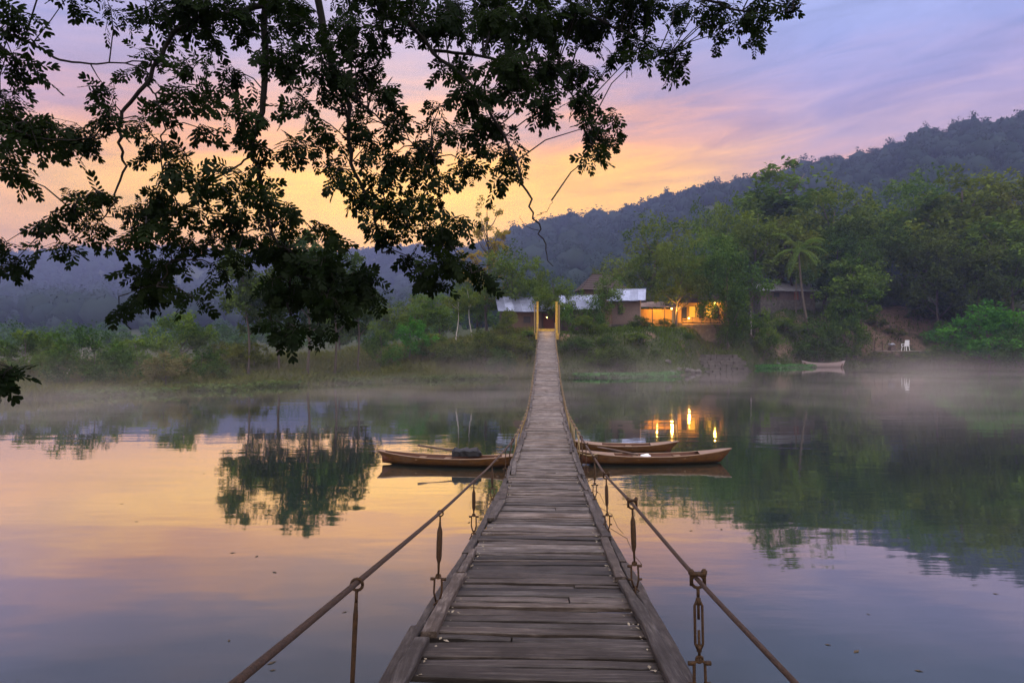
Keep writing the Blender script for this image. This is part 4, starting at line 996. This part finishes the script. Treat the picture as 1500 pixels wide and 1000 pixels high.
# ------------------------------------------------------------------ boats
def canoe(name, a, b, label, beam=.74, depth=.30, deckmat='hull_deck', sheer=.17, deck_len=(.17, .15), group='canoes moored by the bridge', hullmat='hull_wood', thwarts=(.42, .62)):
    """a, b: bow and stern on the water"""
    a, b = Vector(a), Vector(b); L = (b-a).length; o = empty(name, (a+b)/2, math.atan2(b.y-a.y, b.x-a.x)); tag(o, label, 'boat', group)
    n = 28; m = 9
    def sec(u):
        wv_ = beam/2*max(0.0, math.sin(math.pi*u))**.62; e_ = abs(2*u-1)
        top = depth*.62+sheer*e_**2.2; keel = -depth*.38+(depth*.30)*e_**4
        return wv_, top, keel
    vs_, fs_ = [], []
    for i in range(n+1):
        u = i/n; wv_, top, keel = sec(min(max(u, .004), .996)); rake = (.34 if u < .5 else -.34)*abs(2*u-1)**5
        for j in range(m):
            t = math.pi*(j/(m-1)); yy = -math.cos(t)*wv_; zz_ = keel+(top-keel)*(1-math.sin(t)**.75)
            vs_.append((-L/2+L*u+rake*(1-(zz_-keel)/(top-keel)), yy, zz_))
    for i in range(n):
        for j in range(m-1): k = i*m+j; fs_.append((k, k+m, k+m+1, k+1))
    mb = MB(); mb.add(vs_, fs_); mb.build('hull', M[hullmat], o, True)
    mb = MB(); vi = []
    for i in range(n+1):
        u = i/n; wv_, top, keel = sec(min(max(u, .004), .996)); ww = max(wv_-.02, .003)
        for j in range(m):
            t = math.pi*(j/(m-1)); zz_ = keel+.03+(top-.004-keel-.03)*(1-math.sin(t)**.75); vi.append((-L/2+L*u, -math.cos(t)*ww, zz_))
    f0, f1 = int(n*.04), int(n*.96)
    mb.add(vi, [(i*m+j, i*m+j+1, i*m+m+j+1, i*m+m+j) for i in range(f0, f1) for j in range(m-1)]); mb.build('lining', M['hull_inner'], o, True)
    # decks at both ends and side decks leave an oval cockpit
    mb = MB()
    def dk(u0, u1, steps=8):
        vv = []
        for i in range(steps+1):
            u = u0+(u1-u0)*i/steps; wv_, top, keel = sec(min(max(u, .004), .996)); x = -L/2+L*u
            vv += [(x, -wv_-.004, top+.004), (x, 0, top+.004+.06*min(1, wv_/.15)), (x, wv_+.004, top+.004)]
        mb.add(vv, [q for i in range(steps) for q in ((3*i, 3*i+3, 3*i+4, 3*i+1), (3*i+1, 3*i+4, 3*i+5, 3*i+2))])
    dk(0, deck_len[0]); mb.build('end_deck', M[deckmat], o, True)
    mb = MB(); dk(1-deck_len[1], 1); mb.build('end_deck', M[deckmat], o, True)
    mb = MB()
    for s_ in (-1, 1):
        pts = []
        for i in range(n+1):
            u = i/n; wv_, top, keel = sec(min(max(u, .004), .996)); pts.append((-L/2+L*u, s_*(wv_-.008), top+.006))
        mb.tube(pts, .018, 5)
    mb.build('gunwale', M[deckmat], o, True)
    for u in thwarts:
        wv_, top, keel = sec(u); mb = MB(); mb.box((-L/2+L*u, 0, top-.06), (.20, 2*wv_-.03, .025)); mb.build('seat', M[deckmat], o)
    return o
c1 = canoe('canoe', (P(552, 679, 20.6).x, 20.7, .06), (P(772, 679, 20.3).x, 20.0, .06), 'brown wooden canoe moored left of the bridge', deck_len=(.06, .16), sheer=.16, thwarts=(.3, .47, .8))
c2 = canoe('canoe', (P(842, 679, 20.6).x, 20.5, .06), (P(1076, 679, 20.6).x, 20.9, .06), 'orange brown canoe right of the bridge, the nearer and longer of the two', deck_len=(.24, .22), sheer=.18, thwarts=(.4, .66))
c3 = canoe('canoe', (P(836, 668, 22.4).x, 22.9, .06), (P(994, 668, 22.6).x, 22.6, .06), 'reddish canoe right of the bridge, the shorter one behind', deck_len=(.3, .26), beam=.7, sheer=.15, thwarts=(.55,))
# paddles and things lying in the canoes
def paddle(p, q, label):
    p, q = Vector(p), Vector(q); d = (q-p).normalized(); s_ = Vector((-d.y, d.x, 0)).normalized(); o = tag(empty('paddle', p), label, 'paddle', 'paddles in the canoes'); q = q-p
    mb = MB(); mb.tube([(0, 0, 0), q], .032, 6); mb.build('shaft', M['oar'], o)
    mb = MB(); vv = []
    for i in range(7):
        u = i/6; w_ = .075*math.sin(math.pi*(.15+.8*u))**.7; c_ = q+d*(.42*u-.03); vv += [c_-s_*w_+Vector((0, 0, .008)), c_+s_*w_+Vector((0, 0, .008)), c_+s_*w_-Vector((0, 0, .008)), c_-s_*w_-Vector((0, 0, .008))]
    ff = [(0, 1, 2, 3), (27, 26, 25, 24)]
    for i in range(6):
        for k in range(4): ff.append((4*i+k, 4*i+4+k, 4*i+4+(k+1) % 4, 4*i+(k+1) % 4))
    mb.add(vv, [tuple(reversed(x_)) for x_ in ff]); mb.build('blade', M['oar'], o)
paddle(P(612, 652, 20.5), P(672, 660.5, 20.35), 'dark paddle sticking out over the far side of the left canoe')
paddle(P(935, 666, 20.6), P(890, 657, 21.3), 'paddle lying across the nearer right canoe')
mb = MB()
for i in range(13):
    pass
bag = tag(empty('dark_bundle', P(683, 663, 20.35)), 'dark folded cloth bundle lying across the left canoe', 'bundle')
mb = MB(); vv = []; rs_ = random.Random(4)
for i in range(9):
    u = i/8; hgt = (.13+.03*math.sin(i*2.1)) if 0 < i < 8 else .07
    for (y, z) in ((-.21, -.08), (.21, -.08), (.23, hgt*.6), (.15, hgt), (-.15, hgt), (-.23, hgt*.6)): vv.append((-.42+.84*u+.02*rs_.gauss(0, 1), y+.012*rs_.gauss(0, 1), z+.01*rs_.gauss(0, 1)))
ff = [(5, 4, 3, 2, 1, 0), tuple(48+k for k in range(6))]
for i in range(8):
    for k in range(6): ff.append((6*i+k, 6*i+(k+1) % 6, 6*i+6+(k+1) % 6, 6*i+6+k))
mb.add(vv, ff); mb.build('cloth', M['black'], bag)
bx = tag(empty('white_cloth', P(946, 667.5, 20.7)), 'small crumpled white cloth lying in the nearer right canoe', 'cloth')
mb = MB(); mb.sphere((0, 0, 0), 1, 9, 6, (.16, .10, .06)); mb.v = [(x+.03*math.sin(y*60), y, z*(1+.4*math.sin(x*40))) for x, y, z in mb.v]; mb.build('fabric', M['white'], bx, True)
# pale rowing boat under the dark bush
canoe('rowing_boat', (P(1177, 536, 98).x, 98.6, .10), (P(1239, 536, 98).x, 98.2, .10), 'pale pinkish rowing boat at the far bank below the dark round bush', beam=1.5, depth=.75, sheer=.36, deckmat='pale_boat', deck_len=(.10, .08), hullmat='pale_boat', group='boats at the far bank', thwarts=(.35, .6))
# landing stage with a white chair
LD = 107.0; dk0 = P(1313, 514, LD)
ld = tag(empty('landing_stage', dk0), 'rough wooden landing stage on crooked poles at the far bank', 'landing stage')
mb = MB(); rs_ = random.Random(2)
for i in range(22): mb.box((-2.9+i*.28, 0, rs_.uniform(-.02, .02)), (.24, 2.6+rs_.uniform(-.2, .2), .06))
mb.build('platform', M['grey_wood'], ld)
for x in (-2.8, -1.4, 0, 1.5, 2.9):
    for y in (-1.1, 1.1):
        mb = MB(); mb.tube([(x+rs_.gauss(0, .2), y, -dk0.z-.8), (x, y, .05 if x > -2.5 else 1.6)], .08, 6); mb.build('pole', M['wall_wood'], ld)
mb = MB()
for k in range(4): mb.tube([(-2.8+1.5*k, -1.15, -1.7), (-1.6+1.5*k, -1.15, -.2)], .05, 5)
mb.build('brace', M['bark'], ld)
ch = tag(empty('plastic_chair', dk0+Vector((1.5, .1, .03)), .5, (1.75, 1.75, 1.75)), 'white plastic chair standing on the landing stage', 'chair')
mb = MB(); mb.box((0, 0, .43), (.46, .46, .05)); mb.build('seat', M['white'], ch)
mb = MB(); mb.box((.22, 0, .70), (.05, .44, .52), Matrix.Rotation(.15, 3, 'Y'), .85); mb.build('backrest', M['white'], ch)
for sx in (-1, 1):
    for sy in (-1, 1): mb = MB(); mb.bar((sx*.19, sy*.19, .42), (sx*.24, sy*.24, 0), .06, .05); mb.build('leg', M['white'], ch)
    mb = MB(); mb.bar((-.18, sx*.24, .62), (.24, sx*.24, .64), .06, .035); mb.bar((-.2, sx*.24, .42), (-.18, sx*.24, .62), .05, .05); mb.build('armrest', M['white'], ch)
bn = tag(empty('covered_stack', dk0+Vector((-.6, .2, .03))), 'dark stack topped by a pale cloth on the landing stage, left of the white chair', 'stack')
mb = MB(); mb.box((0, 0, .3), (.9, .8, .6), Matrix.Rotation(.2, 3, 'Z'), .85); mb.box((.05, 0, .8), (.6, .6, .42), Matrix.Rotation(-.15, 3, 'Z'), .8); mb.build('crate', M['wall_dark'], bn)
mb = MB(); mb.sphere((-.05, 0, 1.0), 1, 10, 7, (.56, .44, .17)); mb.v = [(x+.05*math.sin(z*14), y, z+.08*math.sin(x*9)) for x, y, z in mb.v]; mb.build('cloth', M['blue_cloth'], bn, True)

# ------------------------------------------------------------------ overhanging tree in front
tree = tag(empty('overhanging_tree', (-8.5, -1.0, 1.0)), 'large dark leaved tree whose boughs hang into view over the near water', 'tree')
O = Vector((-8.5, -1.0, 1.0)); rs = random.Random(21); nr_ = np.random.RandomState(21)
LIMB = []                                            # sample points of all limbs (world)
def limb(pts, r0, r1, name='bough', n=7, keep=True):
    pts = [Vector(p) for p in pts]; ts = list(range(len(pts))); q = []
    for k in range((len(pts)-1)*5+1): q.append(spl(ts, pts, min(k/5, len(pts)-1-1e-6)))
    q = [p+Vector((rs.gauss(0, .012), rs.gauss(0, .012), 0)) for p in q]
    mb = MB(); mb.tube([p-O for p in q], [r0+(r1-r0)*i/(len(q)-1) for i in range(len(q))], n)
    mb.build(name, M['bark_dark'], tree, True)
    if keep: LIMB.extend(q)
limb([(-8.5, -1, .6), (-8.3, -.6, 3), (-7.6, .4, 5.4), (-6.2, 2.2, 7.6), (-4.5, 4.2, 8.6)], .42, .20, 'trunk', 10, False)
bo = [(-4.5, 4.2, 8.6), (-3.2, 5.6, 8.4), (-2.0, 6.3, 7.9), (-.8, 6.6, 7.6), (.8, 6.7, 7.4), (2.4, 6.6, 7.3)]
limb(bo+[(3.6, 6.3, 7.5), (4.6, 5.8, 7.4)], .17, .012, 'bough', 9, False)
limb([(-6.2, 2.2, 7.6), (-5.6, 4.0, 7.8), (-5.2, 5.6, 7.0), (-4.6, 6.2, 6.3)], .12, .04)
L_ = [
 ([(-2.4, 6.2, 8.1), P(392, -40, 6.3), P(386, 60, 6.3), P(386, 150, 6.2), P(371, 215, 6.2), P(380, 260, 6.1), P(396, 330, 6.0), P(424, 400, 5.9), P(424, 480, 5.8)], .055, .010),
 ([P(390, 5, 6.3), P(340, 20, 6.1), P(290, 28, 6.0), P(245, 60, 6.0), P(214, 125, 5.9), P(178, 165, 5.9), P(176, 210, 5.8), P(181, 243, 5.8), P(166, 295, 5.7), P(150, 330, 5.7)], .040, .006),
 ([P(-60, 20, 5.6), P(0, 45, 5.7), P(55, 68, 5.8), P(90, 88, 5.8), P(142, 94, 5.9), P(210, 90, 6.0)], .022, .007),
 ([(-2.0, 6.3, 7.9), P(462, -20, 6.6), P(476, 60, 6.6), P(498, 125, 6.6), P(510, 155, 6.5), P(516, 240, 6.4), P(545, 300, 6.3), P(560, 370, 6.2)], .060, .010),
 ([(-1.2, 6.5, 7.7), P(566, -20, 6.9), P(562, 30, 6.9), P(556, 90, 6.9), P(520, 110, 6.9), P(470, 140, 6.8)], .035, .008),
 ([(-1.2, 6.5, 7.7), P(560, 10, 6.5), P(600, 34, 6.4), P(636, 78, 6.4), P(690, 125, 6.3), P(738, 200, 6.2), P(764, 258, 6.1), P(781, 312, 6.0), P(795, 350, 6.0), P(806, 390, 6.0)], .036, .0045),
 ([P(633, 74, 6.4), P(690, 80, 6.6), P(760, 95, 6.8), P(820, 120, 6.9), P(860, 170, 7.0), P(868, 215, 7.0)], .024, .006),
 ([(.8, 6.7, 7.4), P(800, -30, 7.0), P(860, 20, 7.0), P(920, 50, 7.0), P(980, 80, 7.0)], .035, .007),
 ([(1.6, 6.6, 7.35), P(960, -30, 7.0), P(1040, 0, 6.9), P(1100, 20, 6.8), P(1160, 14, 6.8)], .030, .006),
 ([P(214, 125, 5.9), P(232, 150, 5.9), P(238, 200, 5.9), P(240, 260, 5.8), P(262, 310, 5.8), P(250, 380, 5.7), P(235, 420, 5.7)], .012, .005),
 ([P(372, 225, 6.2), P(340, 250, 6.1), P(300, 270, 6.0), P(260, 310, 5.9), P(190, 320, 5.8), P(110, 310, 5.8)], .014, .004),
 ([P(396, 330, 6.0), P(360, 340, 6.2), P(300, 360, 6.2), P(240, 400, 6.2), P(190, 430, 6.2)], .010, .004),
 ([P(498, 125, 6.6), P(540, 160, 6.4), P(590, 200, 6.3), P(640, 230, 6.2)], .016, .005),
 ([P(545, 300, 6.3), P(600, 310, 6.3), P(650, 350, 6.2), P(690, 400, 6.2)], .014, .004),
 ([P(424, 400, 5.9), P(460, 410, 6.0), P(500, 430, 6.0), P(540, 420, 6.1)], .012, .004),
 ([P(-90, 100, 5.0), P(-40, 150, 5.0), P(20, 190, 5.1), P(80, 205, 5.2), P(140, 200, 5.3)], .018, .004),
 ([P(-80, 330, 4.6), P(-30, 370, 4.6), P(10, 400, 4.6)], .010, .004),
 ([P(-80, 520, 4.6), P(-30, 540, 4.6), P(10, 552, 4.6)], .010, .004),
 ([P(785, 316, 6.0), P(800, 310, 6.0), P(812, 293, 6.0)], .0045, .002),
 ([P(791, 338, 6.0), P(772, 332, 6.0), P(758, 316, 6.0)], .004, .002),
]
SPRAY = []
for li_, (pts, a, b) in enumerate(L_):
    k0 = len(LIMB); limb(pts, a*.70, b*.8)
    if li_ in (2, 5, 16, 17, 18, 19): continue
    for p in LIMB[k0+4::3]:
        if li_ == 1 and p.z < CAMZ+(500-110)/1000*p.y: continue
        SPRAY.append((750+p.x/p.y*1000+rs.gauss(0, 22), 500-(p.z-CAMZ)/p.y*1000+rs.gauss(0, 12), rs.uniform(20, 36), rs.uniform(16, 28), .36))
limb([(-6.2, 2.2, 7.6), (-5.6, 3.6, 6.4), P(-90, 100, 5.0)], .05, .018, keep=False)
limb([P(-90, 100, 5.0), (-4.6, 4.6, 4.6), P(-80, 330, 4.6)], .018, .010, keep=False)
limb([P(-80, 330, 4.6), (-4.1, 4.6, 4.0), P(-80, 520, 4.6)], .012, .010, keep=False)
limb([(-5.2, 5.6, 7.0), P(-60, 20, 5.6)], .03, .022, keep=False)
LA = np.array([tuple(p) for p in LIMB])
# leaf masses: photo position, radii and fullness of each spray of the crown
BL = [(25,40,45,45,1),(20,100,55,45,1.1),(15,160,50,35,1),(55,200,60,42,1.2),(110,205,52,38,1.2),(150,215,26,20,.8),(20,262,38,32,1),(5,225,30,40,1),(12,398,30,36,1.2),(0,360,18,22,1),(8,548,26,24,1.4),(-20,560,30,30,1.3),
 (110,8,50,18,.8),(150,22,55,20,.7),(205,20,40,24,.8),
 (250,25,48,34,1),(300,20,48,30,1),(350,40,50,40,1),(430,40,60,45,1),(500,40,40,45,.8),(590,15,40,18,1),(660,40,55,45,1.4),(730,40,60,48,1.7),(800,40,60,48,1.9),(870,40,60,45,1.8),(940,25,50,34,1.5),(1000,18,50,26,1.2),(1055,12,50,24,1.2),(1110,14,44,20,1.0),(1155,12,24,16,.8),
 (1045,55,20,22,.7),(1080,45,26,28,1.0),(1105,60,16,24,.8),(985,85,40,34,1.0),(940,75,36,32,1.2),(1000,105,22,20,.8),(900,85,28,24,1),
 (185,105,36,26,.7),(225,95,34,30,.8),(275,110,46,40,1),(300,150,44,34,1),(345,120,44,40,1),(345,180,46,34,1),(300,195,30,20,.8),(420,110,46,46,1),(470,120,50,50,1.2),(450,175,44,34,1),(530,110,40,44,1.0),(560,150,40,34,1),(660,110,36,30,1),(690,150,46,40,1.4),(740,110,60,52,1.6),(800,110,50,46,1.6),(850,110,36,36,1.3),(640,170,26,22,.8),
 (170,170,24,22,.5),(150,140,26,20,.5),(232,222,34,34,1),(250,260,38,34,1),(225,290,34,30,1),(420,225,44,34,1.1),(480,215,48,40,1.2),(530,215,40,36,1),(570,240,40,34,1.1),(620,235,38,26,1.1),(665,205,44,30,1.1),(720,185,44,36,1.3),(690,250,44,22,1.2),(645,262,34,14,1),(740,262,28,24,1.1),(745,225,28,28,1.1),
 (800,165,36,34,1.3),(850,160,40,34,1.2),(875,200,34,30,1.1),(870,235,28,16,.9),(895,175,20,20,.8),
 (110,300,42,24,.9),(85,335,26,22,.8),(105,368,42,20,.9),(150,340,44,28,.9),(155,290,30,24,.8),(190,315,36,30,.9),(200,360,42,32,1.1),(245,345,38,34,1.2),(290,270,36,30,1),(330,275,34,34,.9),(290,320,36,34,1),(335,330,40,32,.9),(380,285,30,28,.8),(400,330,36,34,1.0),(370,370,36,36,1.4),(420,380,44,40,1.6),(440,320,38,30,.9),(480,340,42,36,1.1),(520,290,38,34,1.1),(500,260,34,28,1),
 (470,400,52,46,1.35),(430,440,44,44,1.2),(490,450,44,42,1.3),(390,420,28,36,1.2),(530,410,36,34,1.5),(555,440,22,16,1),(425,490,40,20,1.2),(475,490,34,16,1.2),(395,480,18,26,.8),
 (175,455,14,14,.8),(195,435,30,20,.9),(240,430,40,24,1),(285,445,32,18,1),(255,395,34,24,1.1),(210,405,28,20,.9),(320,400,26,26,.8),(345,375,20,20,.8),
 (570,310,30,28,1),(565,350,26,24,1.1),(600,300,32,24,1),(635,300,30,22,1),(640,345,42,36,1.4),(675,330,30,26,.9),(660,390,44,28,1.6),(600,385,28,18,1),(620,405,26,16,1),(690,400,30,24,1.3),(712,408,20,16,1),(640,420,20,12,1)]
BL += SPRAY
BL += [(x_+rs.gauss(0, 8), y_+rs.gauss(0, 5), 46, 24, 1.0) for y_ in (2, 34) for x_ in range(270, 960, 44)]
BL += [(x_+rs.gauss(0, 12), y_+rs.gauss(0, 8), 34, 24, .5) for (x_, y_) in ((610, 265), (590, 225), (700, 225), (430, 300), (340, 300), (120, 330), (400, 60), (480, 80), (300, 80), (560, 190), (500, 180), (260, 150), (220, 315))]
for k in range(17):                                   # the crown goes on above the frame
    for r_ in range(4): BL.append((-150+k*85+rs.uniform(-20, 20), -60-r_*120-rs.uniform(0, 60), 80, 60, .45))
OV = [(rs.uniform(-5.5, 4.5), rs.uniform(-5.0, 2.8), rs.uniform(6.2, 9.0)) for _ in range(90)]   # and, out of view, leaves added over the near bridge end to shade it
twigs = MB(); FR = []                                 # fronds: (origin, direction, scale, tint)
for (bx_, by_, rx, ry, den) in BL:
    tgt = P(bx_, by_, 6.0); dist = np.linalg.norm((LA-np.array(tgt))*np.array([1, .6, 1]), axis=1); j = int(np.argmin(dist))
    Dp = LIMB[j].y+rs.gauss(0, .32); Dp = min(max(Dp, 4.3), 7.9)
    c_ = P(bx_, by_, Dp); anc = LIMB[j] if dist[j] < 2.4 else c_+Vector((0, 0, .5))
    sx_, sz_ = .97*rx*Dp/1000, .97*ry*Dp/1000; sy_ = .45*(sx_+sz_)+.12
    nf = max(7, int(rx*ry/(45 if bx_ < 520 and by_ < 385 else 28)*den)); nt_ = max(3, nf//6); tb = rs.uniform(.6, 1.3)
    m0 = c_+Vector((rs.uniform(-.3, .3)*sx_, rs.uniform(-.5, .5)*sy_, .35*sz_))
    md_ = anc.lerp(m0, .5)+Vector((rs.gauss(0, .03), rs.gauss(0, .05), .04)); twigs.tube([anc, md_, m0], [.007, .0055, .004], 4, False)
    for _ in range(nt_):
        while True:
            u = Vector((rs.uniform(-1, 1), rs.uniform(-1, 1), rs.uniform(-1, 1)))
            if u.length < 1: break
        en = c_+Vector((u.x*sx_*.85, u.y*sy_, u.z*sz_*.8)); mm = m0.lerp(en, .5)+Vector((0, 0, .10*sz_+.02))
        twigs.tube([m0, mm, en], [.004, .003, .0018], 3, False)
        for q in range(6):
            uu = .15+.85*q/5; p_ = (m0.lerp(mm, uu*2) if uu < .5 else mm.lerp(en, uu*2-1))
            d_ = (en-m0).normalized()*.45+Vector((rs.gauss(0, .55), rs.gauss(0, .55), rs.gauss(-.28, .35)))
            FR.append((p_, d_.normalized(), rs.uniform(.40, .80), tb*rs.uniform(.8, 1.2)))
for c_ in OV:
    c_ = Vector(c_); twigs.tube([Vector((-3.2, 2.6, 8.0)).lerp(c_, .25), Vector((-3.2, 2.6, 8.6)).lerp(c_, .6), c_], [.02, .012, .005], 4, False)
    for _ in range(34):
        FR.append((c_+Vector((rs.gauss(0, .5), rs.gauss(0, .5), rs.gauss(0, .3))), Vector((rs.gauss(0, 1), rs.gauss(0, 1), rs.gauss(-.2, .3))).normalized(), rs.uniform(1.2, 2.0), rs.uniform(.6, 1.2)))
twigs.v = [(x-O.x, y-O.y, z-O.z) for x, y, z in twigs.v]
twigs.build('twigs', M['bark_dark'], tree)
# one pinnate frond: leaflets in pairs, obovate, folded along the midrib
def frond_template(np_=4, Ln=.17):
    V, F = [], []
    for i in range(np_):
        u = (i+.8)/np_; x = Ln*u; droop = -.05*u*u
        for s_ in ((-1, 1) if i < np_-1 else (-1, 0, 1)):
            ang = math.radians(66-36*u)*s_; l = .078*(.80+.40*u)+.006; wl = l*.19
            a_ = Vector((math.cos(ang), math.sin(ang), -.18)).normalized(); b_ = Vector((-a_.y, a_.x, 0)).normalized(); o_ = Vector((x, 0, droop)); b0 = len(V)
            V += [o_, o_+a_*l*.38+b_*wl*.75+Vector((0, 0, .004)), o_+a_*l*.78+b_*wl+Vector((0, 0, .003)), o_+a_*l-Vector((0, 0, .004)), o_+a_*l*.78-b_*wl+Vector((0, 0, .003)), o_+a_*l*.38-b_*wl*.75+Vector((0, 0, .004))]
            F += [(b0, b0+1, b0+2, b0+3), (b0, b0+3, b0+4, b0+5)]
    w_ = .0016; b0 = len(V); V += [Vector((0, -w_, 0)), Vector((0, w_, 0)), Vector((Ln*.9, w_, -.04)), Vector((Ln*.9, -w_, -.04))]; F.append((b0, b0+1, b0+2, b0+3))
    return np.array([tuple(v) for v in V]), np.array(F)
TV, TF = frond_template()
n = len(FR); Of = np.array([tuple(f_[0]) for f_ in FR]); X_ = np.array([tuple(f_[1]) for f_ in FR]); S_ = np.array([f_[2] for f_ in FR]); Tt = np.array([f_[3] for f_ in FR])
up = nr_.normal(size=(n, 3))*.45+np.array([0, -.55, .55]); Y_ = np.cross(up, X_); Y_ /= np.linalg.norm(Y_, axis=1)[:, None]; Z_ = np.cross(X_, Y_)
VV = Of[:, None, :]+S_[:, None, None]*(TV[None, :, 0:1]*X_[:, None, :]+TV[None, :, 1:2]*Y_[:, None, :]+TV[None, :, 2:3]*Z_[:, None, :])
FF = TF[None]+(np.arange(n)*len(TV))[:, None, None]
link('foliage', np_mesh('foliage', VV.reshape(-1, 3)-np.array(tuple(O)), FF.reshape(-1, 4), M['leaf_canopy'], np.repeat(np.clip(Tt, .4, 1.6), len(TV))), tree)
print('fronds', n)
dr = np.random.RandomState(41); n_ = 34; yy_ = 7.5+26*dr.rand(n_)**1.6; xx_ = (dr.rand(n_)*1.6-.8)*yy_
M['dead_leaf'] = surf_mat('dead_leaf', (.03, .022, .012), (.09, .06, .03), 20, .9, 0)
V, F = leaf_quads(dr, np.stack([xx_, yy_, np.full(n_, .006)], 1), .05+.09*dr.rand(n_), 60., .4); V[:, 2] = np.maximum(V[:, 2], .003)
tag(link('floating_debris', np_mesh('floating_debris', V, F, M['dead_leaf'], np.ones(len(V)))), 'scattered dead leaves and bits floating on the river', 'debris', kind='stuff')
# mooring rope of the nearer right canoe
mb = MB(); a_ = deck_c(19.3)+Vector((.9, 0, -.02)); b_ = Vector((P(880, 664, 20.5).x, 20.55, .36))
mb.tube([a_.lerp(b_, u)-Vector((0, 0, .10*math.sin(math.pi*u))) for u in np.linspace(0, 1, 9)], .016, 5)
tag(mb.build('mooring_rope', M['bamboo']), 'pale rope tying the nearer right canoe to the bridge deck', 'rope')
# grass sprigs on the near bank at the lower left
for (x, y, lb) in ((-3.12, 4.25, 'thin dry grass sprig at the lower left corner'), (-2.68, 4.15, 'tiny green sprout at the bottom edge left of the bridge')):
    mb = MB(); rs_ = random.Random(int(x*10))
    for k in range(6):
        tip = Vector((rs_.gauss(0, .08), rs_.gauss(0, .05), rs_.uniform(.5, .75) if x < -3 else rs_.uniform(.45, .62)))
        mb.tube([(0, 0, -.5), tip*.5+Vector((0, 0, .1)), tip], [.004, .003, .001], 4)
    o = mb.build('grass_sprig', M['grass']); o.location = (x, y, 1.0); tag(o, lb, 'grass')

# ------------------------------------------------------------------ air
def vol_mat(name, colr, dens, anis=.2):
    m, t = new_mat(name); v = t.n('ShaderNodeVolumePrincipled', ins={'Color': rgba(colr), 'Density': dens, 'Anisotropy': anis})
    t.t.links.new(v.outputs[0], t.n('ShaderNodeOutputMaterial').inputs['Volume']); return m, t, v
hm, _, _ = vol_mat('haze', (.36, .42, .74), .00056)
mb = MB(); mb.box((0, 510, 97), (3000, 1620, 199)); tag(mb.build('haze', hm), kind='stuff')
mm, t, v = vol_mat('mist', (.82, .72, .66), 0.0)
co = t.n('ShaderNodeTexCoord').outputs['Object']; sp_ = t.n('ShaderNodeSeparateXYZ', ins={0: co})
fall = t.math('POWER', 2.718, t.math('MULTIPLY', sp_.outputs[2], -1.0))
nz = t.mapr(t.noise(t.vmath('MULTIPLY', co, (.06, .09, .25)), 1.0, 3, .55), .45, .66, .02, 2.1, True)
t.put(v.inputs['Density'], t.math('MULTIPLY', t.math('MULTIPLY', fall, nz), t.mapr(sp_.outputs[0], 4, 34, .034, .015)))
mb = MB(); mb.box((5, 64, 2.55), (170, 60, 4.9)); o = tag(mb.build('mist', mm), 'thin grey mist lying low over the water by the far bank', 'mist', kind='stuff')
cy.volume_step_rate = 4.0; cy.volume_max_steps = 64
